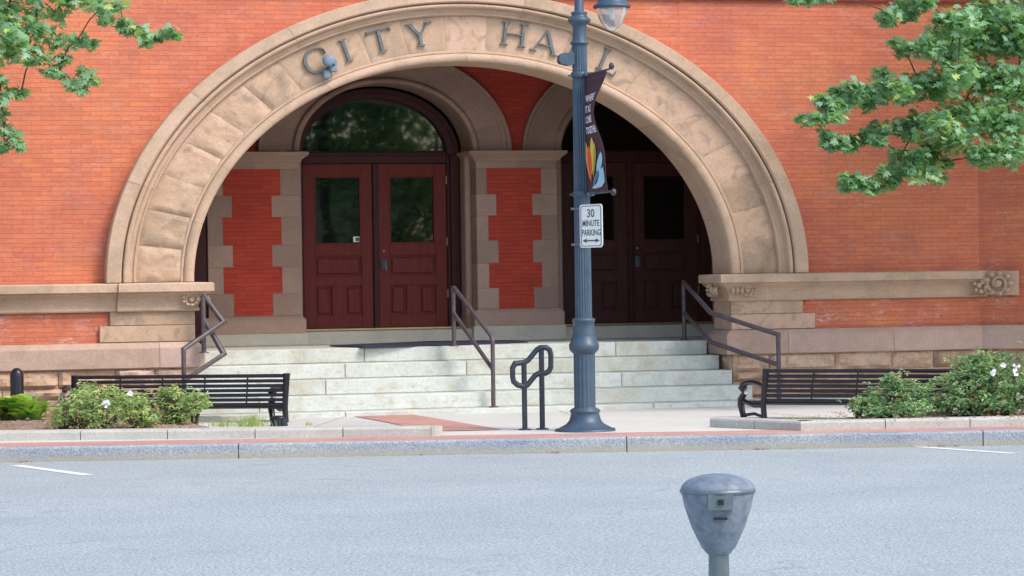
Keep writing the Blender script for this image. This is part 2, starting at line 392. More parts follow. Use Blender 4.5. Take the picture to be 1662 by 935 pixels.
# expansion joints in the concrete
# curb stones, joints seen at px 388, 1016, 1595
js = [Vector(G(px, py)) for px, py in ((388, 719.5), (1016, 709), (1595, 700))]
ts = sorted([(j-CL).dot(CD) for j in js])
step = (ts[-1]-ts[0])/2
ts = [ts[0]-step*k for k in range(9, 0, -1)]+ts+[ts[-1]+step*k for k in range(1, 9)]
cb = MB()
for k in range(len(ts)-1):
    a = CL+CD*(ts[k]+.008); c = CL+CD*(ts[k+1]-.008)
    prof = [(-.0, -.30), (0, -.022), (-.006, -.008), (-.02, .004), (-CW, .004), (-CW, -.3)]
    n = 14; rows = []
    for q in range(n+1):
        p = a.lerp(c, q/n); wob = .004*mnoise.noise(Vector((p.x*1.7, p.y*1.7, 3)))
        rows.append([(p.x+CN.x*(o+wob), p.y+CN.y*(o+wob), z+wob*.6) for o, z in prof])
    cb.grid(rows, tint=random.random())
    for r in (rows[0], rows[-1]): cb.add(r, [list(range(len(prof)))])
kind(cb.build('curb', M['curb']), 'structure')
jb = MB()
p = [A0-CN*(CW-.01), A1-CN*(CW-.01), A1-CN*.012, A0-CN*.012]
jb.slab([(q.x, q.y) for q in p], -.175, -.01)
kind(jb.build('curb_bedding', M['joint']), 'structure')
# brick paving band: strip beside the curb and the diagonal band up to the steps
strip = MB(); sw = .85
q0 = A0-CN*CW; q1 = A1-CN*CW; q2 = A1-CN*(CW+sw); q3 = A0-CN*(CW+sw)
strip.sheet([(q.x, q.y) for q in (q0, q1, q2, q3)], .004)
kind(strip.build('brick_paving', M['paver']), 'structure')
b = MB(); b.sheet([G(px, py) for px, py in ((549, 671.5), (645, 669.5), (730, 683.5), (816, 698), (760, 699.5), (695, 700.5), (632, 687))], .008)
kind(b.build('brick_paving', M['paver']), 'structure')
b = MB()
for (a, c, wd) in (((560, 676), (480, 703), .02), ((900, 664), (1000, 700), .02), ((1130, 660), (1330, 678), .02), ((820, 698.5), (1150, 690), .02)):
    A = Vector(G(*a)); B = Vector(G(*c)); d = (B-A).normalized(); nn = Vector((-d.y, d.x))*wd/2
    b.sheet([(q.x, q.y) for q in (A-nn, B-nn, B+nn, A+nn)], .004)
kind(b.build('paving_joint', flat_mat('faint paving joint', (.42, .41, .36), (.5, .48, .43), 6, bd=0)), 'structure')
# painted parking lines
for (a, c) in (((25, 755.5), (143, 771.5)), ((1484, 725), (1647, 736.5))):
    A = Vector(G(*a, -.18)); B = Vector(G(*c, -.18)); d = (B-A).normalized(); nn = Vector((-d.y, d.x))*.075
    lb = MB(); k = 12; rows = []
    for q in range(k+1):
        p = A.lerp(B, q/k); e = 1+.12*mnoise.noise(Vector((p.x*4, p.y*4, 0)))
        rows.append([(p.x-nn.x*e, p.y-nn.y*e, -.176), (p.x+nn.x*e, p.y+nn.y*e, -.176)])
    lb.grid(rows); kind(lb.build('parking_line', M['white']), 'structure')
# planter curbs (raised edge of the planting beds)
def kerb_run(pts, width, h, joints, ends=True):
    k = MB(); out = []
    for i in range(len(pts)-1):
        A = Vector(pts[i]); B = Vector(pts[i+1]); L = (B-A).length; d = (B-A)/L; nn = Vector((-d.y, d.x))
        m_ = max(1, round(L/joints))
        for j in range(m_):
            a = A+d*(L*j/m_+(.006 if j or i else 0)); c = A+d*(L*(j+1)/m_-.006)
            prof = [(0, -.02), (0, h-.03), (.012, h-.01), (.03, h), (width, h), (width, -.02)]
            rows = [[(q.x+nn.x*o, q.y+nn.y*o, z) for o, z in prof] for q in (a, c)]
            k.grid(rows, tint=random.random())
            for r in rows: k.add(r, [list(range(len(prof)))])
    return k
pk0 = Vector(G(0, 716)); pk1 = Vector(G(700, 708.5)); pd = (pk1-pk0).normalized()
left_k = kerb_run([tuple(pk0-pd*9), tuple(pk1)], .30, .125, 1.15)
# rounded end
pe = pk1+pd*.0; pn = Vector((-pd.y, pd.x))
arc = [pe+pn*.15-pn*.15*math.cos(a)+pd*.13*math.sin(a) for a in [math.pi*i/8 for i in range(9)]]
left_k.slab([(q.x, q.y) for q in arc], -.02, .124)
tag(left_k.build('planter_curb', M['kerbtop']), 'low pale concrete edging curb of the left planting bed with a rounded end', 'planter curb')
rk = [G(1152, 693.5), G(1299, 700), G(1662, 692.3)]
rd = (Vector(rk[2])-Vector(rk[1])).normalized(); rk[2] = tuple(Vector(rk[2])+rd*8)
tag(kerb_run(rk, .26, .125, 1.05).build('planter_curb', M['kerbtop']), 'low pale concrete edging curb of the right planting bed with an angled end', 'planter curb')
def soil(px, z, name):
    poly = [Vector(G(a, b_, z)) for a, b_ in px]
    c = sum(poly, Vector((0, 0)))/len(poly); s = MB(); rows = []
    for r in range(9):
        t = r/8
        rows.append([(c.x+(p.x-c.x)*(1-t), c.y+(p.y-c.y)*(1-t), (z-.04 if r == 0 else z+.03*t+.03*mnoise.noise(Vector(((c.x+(p.x-c.x)*(1-t))*3, (c.y+(p.y-c.y)*(1-t))*3, 1))))) for p in [poly[i].lerp(poly[(i+1) % len(poly)], q/6) for i in range(len(poly)) for q in range(6)]])
    s.grid(rows, True); s.sm = True
    return kind(s.build(name, M['mulch']), 'structure')
soil([(-200, 703), (0, 699.5), (345, 694), (338, 688), (270, 681), (120, 676), (-200, 676)], .09, 'mulch_bed')
soil([(1335, 682), (1662, 677.5), (1900, 675), (1900, 650), (1560, 655), (1440, 668), (1380, 676)], .09, 'mulch_bed')

# ================================================================ CITY HALL
hall = thing('city_hall', 'red brick city hall with a wide sandstone entrance arch and recessed porch', 'building')
ACX, AZ = -.675, 1.985
OA, OB = 4.135, 3.225                     # opening half width / rise (at the front)
def ell(cx, a, b_, t): return (cx+a*math.cos(t), AZ+b_*math.sin(t))
XL, XR, ZT = -16.0, 7.64, 8.8
# --- brick wall with the arch cut out
NA = 72
poly = [(XL, .0), (ACX-OA-.25, .0)]+[ell(ACX, OA+.25, OB+.2, math.pi-math.pi*i/NA) for i in range(NA+1)]+[(ACX+OA+.25, .0), (XR, .0), (XR, ZT), (XL, ZT)]
b = MB(); b.prism(poly, 0.0, .60)
b.build('brick_wall', M['brick'], hall)
# --- chamfered wing on the right that comes forward
wd = Vector((math.cos(R(-38)), math.sin(R(-38)))); wn = Vector((wd.y, -wd.x))
b = MB(); p0 = Vector((XR, 0)); p1 = p0+wd*6
b.slab([(p0.x, p0.y), (p1.x, p1.y), (p1.x, p1.y+4), (p0.x, p0.y+2)], 0, ZT)
b.build('brick_wing', M['brick'], hall)

def path_sweep(mb, path, prof, z0=0, tint=None, cuts=None, capends=True):
    """path in plan, profile (out, z); out = towards the street = right of the path direction"""
    P = [Vector(p) for p in path]; rows = []
    for i, p in enumerate(P):
        d1 = (p-P[i-1]).normalized() if i else (P[1]-p).normalized()
        d2 = (P[i+1]-p).normalized() if i < len(P)-1 else d1
        n1 = Vector((d1.y, -d1.x)); n2 = Vector((d2.y, -d2.x)); mm = (n1+n2); mm = mm/max(.3, mm.dot(n1))
        rows.append([(p.x+mm.x*o, p.y+mm.y*o, z+z0) for o, z in prof])
    mb.grid(rows, tint=tint)
    if capends:
        for r in (rows[0], rows[-1]): mb.add(r, [list(range(len(prof)))], tint)

CORN = [(.0, 1.56), (.05, 1.565), (.062, 1.585), (.05, 1.605), (.045, 1.625), (.05, 1.66), (.065, 1.70), (.10, 1.75), (.15, 1.79), (.185, 1.815), (.185, 1.835),
        (.24, 1.84), (.25, 1.85), (.25, 1.955), (.235, 1.972), (0, 1.98)]
LI = ACX-OA; RI = ACX+OA                  # inner faces of the piers
def cornice(path):
    mb = MB(); mb.sm = False
    P = [Vector(p) for p in path]
    path_sweep(mb, path, CORN, tint=.5); return mb
cornice([(-16, -.03), (-5.95, -.03)]).build('cornice', M['sandtrim'], hall)
cornice([(-5.945, -.07), (LI, -.07), (LI, .72)]).build('impost_cornice', M['sandtrim'], hall)
cornice([(RI, .72), (RI, -.07), (4.75, -.07)]).build('impost_cornice', M['sandtrim'], hall)
cornice([(4.755, -.03), (XR, -.03), tuple(Vector((XR, -.03))+wd*.12)]).build('cornice', M['sandtrim'], hall)
# --- piers under the arch
def blocks_row(mb, xs, y0, y1, z0, z1, bev=.008, tints=None):
    for i in range(len(xs)-1):
        mb.box(xs[i]+.003, xs[i+1]-.003, y0, y1, z0+.003, z1-.003, tint=(tints[i] if tints else random.random()), b=bev)
b = MB()
b.box(LI-.24, LI-.01, -.05, .73, .0, 1.98, tint=.3)
blocks_row(b, [LI-1.24, LI], -.065, .74, 1.36, 1.575)
blocks_row(b, [LI-1.39, LI], -.065, .74, 1.12, 1.36)
b.build('pier', M['sand'], hall)
b = MB()
b.box(RI+.01, RI+.24, -.05, .73, .0, 1.98, tint=.3)
blocks_row(b, [RI, RI+1.18], -.065, .74, 1.36, 1.575)
blocks_row(b, [RI, RI+1.38], -.065, .74, 1.12, 1.36)
b.build('pier', M['sand'], hall)
# --- base course
BASE = [(0, .74), (.10, .74), (.115, .755), (.115, 1.03), (.105, 1.045), (.03, 1.11), (0, 1.115)]
def base_course(segs, name='base_course'):
    for path in segs:
        mb = MB(); path_sweep(mb, path, BASE, tint=random.random()); mb.build(name, M['base'], hall)
base_course([[(-16, -.06), (-9.1, -.06)], [(-9.094, -.06), (-5.35, -.06)], [(-5.344, -.06), (LI, -.06), (LI, .74)],
             [(RI, .74), (RI, -.06), (4.35, -.06)], [(4.356, -.06), (6.1, -.06)], [(6.106, -.06), (7.63, -.06), (XR+wd.x*5, -.06+wd.y*5)]])
# --- rock faced foundation blocks
def rock(mb, x0, x1, y, z0, z1, face='front', d=.09):
    nx = max(3, int((x1-x0)/.05)); nz_ = max(3, int((z1-z0)/.045)); rows = []; sd_ = random.random()*50
    for j in range(nz_+1):
        row = []
        for i in range(nx+1):
            u = i/nx; v = j/nz_; x = x0+(x1-x0)*u; z = z0+(z1-z0)*v
            e = min(u*(x1-x0), (1-u)*(x1-x0), v*(z1-z0), (1-v)*(z1-z0))
            k = min(1, e/.045); bulge = k*(.5+.9*mnoise.fractal(Vector((x*2.6+sd_, z*4+sd_, sd_)), 1.0, 2.1, 4))*d
            row.append((x, y-max(0, bulge)-.0, z) if face == 'front' else ((face[0]+face[1]*max(0, bulge)*.5), x, z))
        rows.append(row)
    mb.grid(rows, tint=random.random())
def rock_wall(mb, xa, xb, y, ztop=.745, face='front', rows=None):
    z = ztop
    for h in (rows or (.27, .25, .24)):
        x = xa
        while x < xb-.01:
            w_ = random.uniform(.55, 1.15); w_ = w_ if xb-x-w_ > .3 else xb-x
            if random.random() < .35 and h > .2 and w_ > .6:
                s = h*random.uniform(.55, .7)
                rock(mb, x+.006, x+w_-.006, y, z-s+.005, z-.004, face); ww = w_*random.uniform(.4, .6)
                rock(mb, x+.006, x+ww-.004, y, z-h+.004, z-s-.004, face, .04); rock(mb, x+ww+.004, x+w_-.006, y, z-h+.004, z-s-.004, face, .04)
            else: rock(mb, x+.006, x+w_-.006, y, z-h+.004, z-.004, face)
            x += w_
        z -= h
random.seed(21)
b = MB(); rock_wall(b, -16, LI-.0, -.09); b.box(-16, LI, -.075, .7, -.1, .74, tint=.4); b.build('foundation', M['rock'], hall)
b = MB(); rock_wall(b, RI, 7.7, -.09); b.box(RI, 7.7, -.075, .7, -.1, .74, tint=.4)
rock_wall(b, -.09, .74, 0, face=(RI, -1), rows=(.27, .25, .24)); b.build('foundation', M['rock'], hall)
b = MB(); rock_wall(b, 0, 5, 0); 
vs = []
for v in b.v:
    q = Vector((7.66, -.10))+wd*v[0]+wn*(-v[1]); vs.append((q.x, q.y, v[2]))
b.v = vs; b.build('foundation', M['rock'], hall)
# --- outer archivolt moulding, swept round the ellipse
def sweep(mb, cx, a, b_, prof, t0=0.0, t1=math.pi, n=96, tint=None, k=.79, z=AZ, wob=None):
    rows = []
    for i in range(n+1):
        t = t0+(t1-t0)*i/n
        rows.append([(cx+(a-r)*math.cos(t), y, z+(b_-r*k)*math.sin(t)) for r, y in prof])
    mb.grid(rows, tint=tint); return rows
MO = [(0, .02), (0, -.24), (.012, -.255), (.195, -.255), (.21, -.24), (.215, -.16), (.245, -.155), (.25, -.225), (.275, -.235), (.30, -.225), (.315, -.17), (.34, -.125), (.38, -.105), (.405, -.105), (.41, -.125), (.43, -.125), (.44, -.105), (.445, -.03)]
b = MB()
cuts = [math.pi*i/9 for i in range(10)]
for i in range(9): sweep(b, -.72, 5.395, 4.27, MO, cuts[i]+.0007, cuts[i+1]-.0007, 14, tint=random.random())
sweep(b, -.72, 5.385, 4.262, [(r_, y_+.012) for r_, y_ in MO], tint=.0)
b.build('arch_moulding', M['sandtrim'], hall)
# voussoirs
b = MB(); NV = 23
b.sm = False
for i in range(NV):
    t0 = math.pi*i/NV; t1 = math.pi*(i+1)/NV; g_ = .0009; tt = random.random()
    rock_it = not (6 <= i <= 15)          # the lettered stones are dressed smooth, the others are pillowed
    rows = []; na = 14; nr = 12; sd_ = random.random()*40
    for p_ in range(nr+1):
        row = []
        for q in range(na+1):
            u = q/na; v = p_/nr; t = t0+g_+(t1-t0-2*g_)*u
            a = 4.26+(4.985-4.26)*v; bb = 3.365+(3.95-3.365)*v
            e = min(u, 1-u)*.68; e2 = min(v, 1-v)*.72; k = min(1, e/.11)**.7*min(1, e2/.11)**.7; amp = .8 if i > 15 else .35
            y = -.045-(.006*min(1, min(e, e2)/.015) if not rock_it else amp*k*(.026+.034*mnoise.fractal(Vector((u*1.6+sd_, v*1.6, sd_)), 1, 2, 3)))
            row.append((ACX+a*math.cos(t), y, AZ+bb*math.sin(t)))
        rows.append(row)
    b.grid(rows, tint=tt)
rowsb = sweep(b, ACX, 5.0, 3.96, [(0, -.043), (.75, -.043)], tint=.1)
b.build('arch_ring', M['sand'], hall)
# inner roll moulding and soffit
b = MB(); pr = [(-.10, -.04), (-.075, -.075), (-.045, -.075), (-.035, -.05), (-.03, -.075)]+[(.045-.075*math.cos(a), -.065-.05*math.sin(a)) for a in [math.pi*i/8 for i in range(8)]]+[(.125, -.03), (.125, .74), (.09, .74)]
pr = [(r-.125, y) for r, y in pr]
for i in range(12): sweep(b, ACX, OA, OB, pr, math.pi*i/12+.0008, math.pi*(i+1)/12-.0008, 10, tint=random.random())
sweep(b, ACX, OA+.008, OB+.008, [(r_, y_+.01) for r_, y_ in pr], tint=.0)
b.build('arch_soffit', M['sandtrim'], hall)
# --- top string course
b = MB(); path_sweep(b, [(-16, 0), (XR, 0), (XR+wd.x*5, wd.y*5)], [(0, 6.185), (.06, 6.19), (.07, 6.22), (.07, 6.36), (0, 6.37)])
b.build('string_course', flat_mat('dark red moulded brick', (.26, .04, .03), (.33, .06, .04), 6), hall)
# --- carved scroll where the right cornice ends
def scroll(mb, cx, cy, cz, s, flip=1, ax=Vector((1, 0)), out=Vector((0, -1))):
    pts = []; rs = []
    for i in range(34):
        a = i/33*4.1*math.pi/1.35; r = .185*s*(1-i/38)
        u = math.cos(a+2.6)*r*flip; v = math.sin(a+2.6)*r
        q = Vector((cx, cy))+ax*u+out*(.02+.03*i/33); pts.append((q.x, q.y, cz+v)); rs.append(.030*s*(1-.3*i/33))
    mb.tube(pts, rs, 8)
    rb = .055*s; mb.lathe(cx+out.x*.03, cy+out.y*.03, [(cz+rb*math.sin(q), max(.002, rb*1.2*math.cos(q))) for q in [-1.5+.5*i for i in range(7)]], 12)
    for k in range(9):
        a = k/9*2*math.pi; u = math.cos(a)*.19*s; v = math.sin(a)*.16*s
        l0 = Vector((cx, cy))+ax*u*.85+out*.02; l1 = Vector((cx, cy))+ax*u*1.28+out*.05
        mb.tube([(l0.x, l0.y, cz+v*.85), ((l0.x+l1.x)/2+out.x*.03, (l0.y+l1.y)/2+out.y*.03, cz+v*1.05), (l1.x, l1.y, cz+v*1.2)], [.03*s, .035*s, .012*s], 6)
b = MB(); b.sm = True
base2 = Vector((XR, -.03))
a0 = base2+wd*.10; a1 = base2+wd*.62
vv = [a0+wn*.02, a1+wn*.02, a1+wn*.15, a0+wn*.15]
b.sm = False; b.slab([(q.x, q.y) for q in vv], 1.585, 1.965)
c = base2+wd*.33+wn*.17
b.sm = True; scroll(b, c.x, c.y, 1.77, 1.0, 1, wd, wn)
c2 = Vector((XR-.10, -.03-.2)); 
for (dx, dz, rr) in ((-.02, -.03, .05), (.05, .03, .06), (-.07, -.1, .03), (.02, -.12, .045), (-.09, .0, .03), (.1, -.09, .05)):
    b.lathe(c2.x+dx, c2.y, [(1.77+dz+rr*math.sin(q), max(.002, rr*math.cos(q))) for q in [-1.5+3*i/6 for i in range(7)]], 10)
b.build('scroll_ornament', M['sandtrim'], hall)
for (x, y, ax, out, fl) in ((LI-.02, -.19, Vector((1, 0)), Vector((0, -1)), -1), (RI+.30, -.18, Vector((1, 0)), Vector((0, -1)), 1), (RI-.10, .25, Vector((0, 1)), Vector((-1, 0)), 1)):
    b = MB(); b.sm = True; scroll(b, x-.06, y+.03, 1.73, .55, fl, ax, out)
    for k in range(3):
        q = Vector((x-.06, y+.03))+ax*(.11+.07*k)*(-fl)+out*.02
        b.tube([(q.x, q.y, 1.78), (q.x+out.x*.04, q.y+out.y*.04, 1.72), (q.x, q.y, 1.66)], [.02, .028, .008], 6)
    b.build('leaf_carving', M['sandtrim'], hall)

# --- lettering
def seg(mb, p, q, w0, w1=None, y=0):
    """flat stroke between two local points (x right, z up)"""
    w1 = w0 if w1 is None else w1
    p = Vector(p); q = Vector(q); d = (q-p).normalized(); n_ = Vector((-d.y, d.x))
    mb.append([p-n_*w0/2, q-n_*w1/2, q+n_*w1/2, p+n_*w0/2])
def glyph(ch):
    g = []; T = .115; t = .055; s = .045
    def serif(x, z, w_=.30): g.append([Vector((x-w_/2, z-s/2)), Vector((x+w_/2, z-s/2)), Vector((x+w_/2, z+s/2)), Vector((x-w_/2, z+s/2))])
    if ch == 'I': seg(g, (0, 0), (0, 1), T); serif(0, .02); serif(0, .98)
    if ch == 'T': seg(g, (0, 0), (0, 1), T); serif(0, .02); seg(g, (-.42, .97), (.42, .97), .07); seg(g, (-.42, 1.0), (-.45, .82), .05, .02); seg(g, (.42, 1.0), (.45, .82), .05, .02)
    if ch == 'Y': seg(g, (0, 0), (0, .5), T); serif(0, .02); seg(g, (0, .45), (-.36, .98), T); seg(g, (0, .45), (.36, .98), t); serif(-.37, .98, .28); serif(.37, .98, .28)
    if ch == 'H':
        for x in (-.34, .34): seg(g, (x, 0), (x, 1), T); serif(x, .02, .28); serif(x, .98, .28)
        seg(g, (-.34, .5), (.34, .5), t)
    if ch == 'A': seg(g, (-.4, .02), (0, 1), t); seg(g, (.4, .02), (0, 1), T); seg(g, (-.24, .34), (.26, .34), .05); serif(-.4, .02, .26); serif(.4, .02, .28)
    if ch == 'L': seg(g, (-.2, 0), (-.2, 1), T); serif(-.2, .98); seg(g, (-.34, .03), (.38, .03), .06); seg(g, (.38, 0), (.42, .24), .06, .02)
    if ch == 'C':
        n_ = 22
        for i in range(n_):
            a0 = R(42+(318-42)*i/n_); a1 = R(42+(318-42)*(i+1)/n_)
            w_ = .05+.075*max(0, -math.cos((a0+a1)/2))
            seg(g, (.46*math.cos(a0), .5+.5*math.sin(a0)), (.46*math.cos(a1)*1.0, .5+.5*math.sin(a1)), w_)
        seg(g, (.36, .83), (.38, .62), .05, .02)
    return g
LET = [('C', 515, 98), ('I', 561, 82), ('T', 617, 66), ('Y', 681, 56), ('H', 834, 56), ('A', 885, 68), ('L', 938, 83), ('L', 987, 100)]
for ch, px, py in LET:
    x, z = F(px, py, -.06)
    # angle of the outward ray on the ellipse
    tx = (x-ACX)/4.62; tz = (z-AZ)/3.66
    ang = -math.atan2(tx, tz)*.86
    H_ = .345 if ch != 'C' else .365; W_ = .345*1.18
    mb = MB()
    for i, pl in enumerate(glyph(ch)):
        pts = []
        for p_ in pl:
            lx = p_.x*W_; lz = (p_.y-.5)*H_
            pts.append((x+lx*math.cos(ang)-lz*math.sin(ang), z+lx*math.sin(ang)+lz*math.cos(ang)))
        mb.prism(pts, -.095-.0007*i, -.05)
    mb.build('letter', M['letter'], hall)

# ================================================================ PORCH (back wall, doors)
PY = 3.80; DY = 4.50
porch = hall
ZL = .95
r1cx = FX(625.5, 245, PY); r2cx = r1cx+(FX(1043, 238, PY)-FX(625.5, 245, PY))
rz = FZ(625, 245, PY)                     # springing of the porch arches
a_in = (FX(766, 243, PY)-FX(485, 247, PY))/2; a_out = (FX(828, 243, PY)-FX(418, 247, PY))/2
b_in = FZ(605, 135, PY)-rz; b_out = b_in+(a_out-a_in)*.8
bx0, bx1 = -6.2, 6.4
def arch_pts(cx, a, bb, n=28): return [(cx-a*math.cos(math.pi*i/n), rz+bb*math.sin(math.pi*i/n)) for i in range(n+1)]
ao = a_in+.2; bo = b_in+.2
poly = [(bx0, ZL-.1), (r1cx-ao, ZL-.1)]+arch_pts(r1cx, ao, bo)+[(r1cx+ao, ZL-.1), (r2cx-ao, ZL-.1)]+arch_pts(r2cx, ao, bo)+[(r2cx+ao, ZL-.1), (bx1, ZL-.1), (bx1, 5.6), (bx0, 5.6)]
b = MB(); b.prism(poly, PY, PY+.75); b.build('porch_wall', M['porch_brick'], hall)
b = MB(); b.box(bx0-.3, bx0, .6, PY+.75, .8, 5.6); b.build('porch_side_wall', M['porchstone'], hall)
b = MB(); b.box(bx1, bx1+.3, .6, PY+.75, .8, 5.6); b.build('porch_side_wall', M['porchstone'], hall)
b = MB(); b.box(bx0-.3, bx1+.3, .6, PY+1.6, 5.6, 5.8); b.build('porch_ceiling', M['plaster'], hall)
b = MB(); b.box(bx0-.3, bx1+.3, PY+1.2, PY+1.5, .8, 5.6); b.build('interior_wall', M['black_void'], hall)
# porch arch rings
for cx in (r1cx, r2cx):
    b = MB(); nv = 11; w_ = a_out-a_in
    for i in range(nv):
        t0 = math.pi*i/nv+.0025; t1 = math.pi*(i+1)/nv-.0025
        pr = [(0, PY+.01), (0, PY-.10), (.06, PY-.10), (.075, PY-.075), (.14, PY-.075), (.15, PY-.06), (w_-.12, PY-.06), (w_-.10, PY-.09)]+[(w_-.05-.05*math.cos(q), PY-.09-.04*math.sin(q)) for q in (0, .8, 1.6, 2.4, 3.1)]+[(w_, PY-.02), (w_, PY+.68)]
        rows = []
        for k in range(5):
            t = t0+(t1-t0)*k/4
            rows.append([(cx+(a_out-r)*math.cos(t), y, rz+(b_out-r*(b_out-b_in)/w_)*math.sin(t)) for r, y in pr])
        b.grid(rows, tint=random.random())
    sweep(b, cx, a_out-.008, b_out-.008, [(r, y+.008) for r, y in pr], n=40, tint=.0, k=(b_out-b_in)/w_, z=rz)
    b.build('porch_arch', M['porchstone'], hall)
# pilasters between the doors
def inlay(rows, Y, mb):
    L = []; Rr = []
    for (x0, x1, y0, y1) in rows:
        for y in (y0, y1):
            L.append((FX(x0, (y0+y1)/2, Y), FZ(x0, y, Y))); Rr.append((FX(x1, (y0+y1)/2, Y), FZ(x0, y, Y)))
    mb.prism(L+Rr[::-1], Y-.004, Y+.03)
def pilaster(pxl, pxr, capl, capr, inl, ycap, ybase, yplinth, yfloor):
    Y = PY-.16; mid = (ycap+yfloor)/2
    x0 = FX(pxl, mid, Y); x1 = FX(pxr, mid, Y); xc = (pxl+pxr)/2
    z = lambda py: FZ(xc, py, Y)
    mb = MB()
    mb.box(x0+.005, x1-.005, Y+.006, PY+.70, ZL, z(ycap), tint=.2)
    ys = [inl[0][2]-12]+[r[2] for r in inl]+[inl[-1][3]]
    zz = [z(ycap+14)]+[z(r[2]) for r in inl]+[z(inl[-1][3])]
    for i in range(len(zz)-1):
        if i == 0: blocks_row(mb, [x0, (x0+x1)/2, x1], Y, PY+.69, zz[1], zz[0], .006); continue
        r = inl[i-1]; a = FX(r[0], 400, Y); c = FX(r[1], 400, Y)
        blocks_row(mb, [x0, a+.01], Y, PY+.69, zz[i+1], zz[i], .006); blocks_row(mb, [c-.01, x1], Y, PY+.69, zz[i+1], zz[i], .006)
    root = mb.build('pilaster', M['porchstone'], hall)
    # cap and base
    c = MB()
    path = [(x0, PY+.7), (x0, Y), (x1, Y), (x1, PY+.7)]
    zc = z(ycap)
    path_sweep(c, path, [(0, zc-.17), (.03, zc-.16), (.04, zc-.13), (.07, zc-.10), (.12, zc-.06), (.14, zc-.045), (.14, zc), (0, zc)])
    c.build('capital', M['porchstone'], root)
    s = MB(); zb0 = z(yplinth); zb1 = z(ybase)
    path_sweep(s, path, [(0, zb0), (.07, zb0), (.07, zb1-.05), (.03, zb1), (0, zb1)], tint=.7)
    s.build('base', M['porchstone'], root)
    s = MB(); path_sweep(s, path, [(0, ZL), (.09, ZL), (.09, zb0-.003), (0, zb0-.003)], tint=.7); s.build('plinth', M['whitebase'], root)
    k = MB(); inlay(inl, Y, k); k.build('brick_inlay', M['porch_brick'], root)
    return root
IN1 = [(362, 455, 275, 318), (377, 441, 318, 353), (362, 457, 353, 398), (378, 442, 398, 434), (363, 458, 434, 477), (380, 443, 477, 513)]
IN2 = [(790, 878, 273, 315), (806, 864, 315, 350), (793, 879, 350, 390), (809, 865, 390, 427), (794, 880, 427, 467), (810, 867, 467, 501)]
pilaster(337, 487, 322, 490, IN1, 247, 515, 542, 561)
pilaster(774, 906, 755, 915, IN2, 245, 502, 528, 552)
# porch shade built as a dark strip between left pier and first pilaster
b = MB(); b.box(-5.6, FX(336.5, 400, PY-.16), PY-.12, PY-.02, ZL, rz+.05, b=.01); b.build('shade_strip', M['frame'], hall)
# third pilaster, beside the right pier
Y = PY-.16; x3 = r2cx+a_in
b = MB(); b.box(x3, x3+1.35, Y, PY+.7, ZL, rz); b.build('pilaster', M['porchstone'], hall)
# moulded stone jamb right of the left door
for cx in (r1cx, r2cx):
    for s in (-1, 1):
        b = MB(); xj = cx+s*a_in
        b.box(min(xj, xj-s*.05), max(xj, xj-s*.05), PY+.28, PY+.70, ZL+.2, rz, tint=.6)
        b.tube([(xj-s*.02, PY+.20, ZL+.2), (xj-s*.02, PY+.20, rz)], .06, 12, tint=.8)
        b.box(min(xj, xj-s*.07), max(xj, xj-s*.07), PY+.1, PY+.7, ZL+.003, ZL+.42, tint=.3)
        b.build('door_jamb', M['porchstone'], hall)

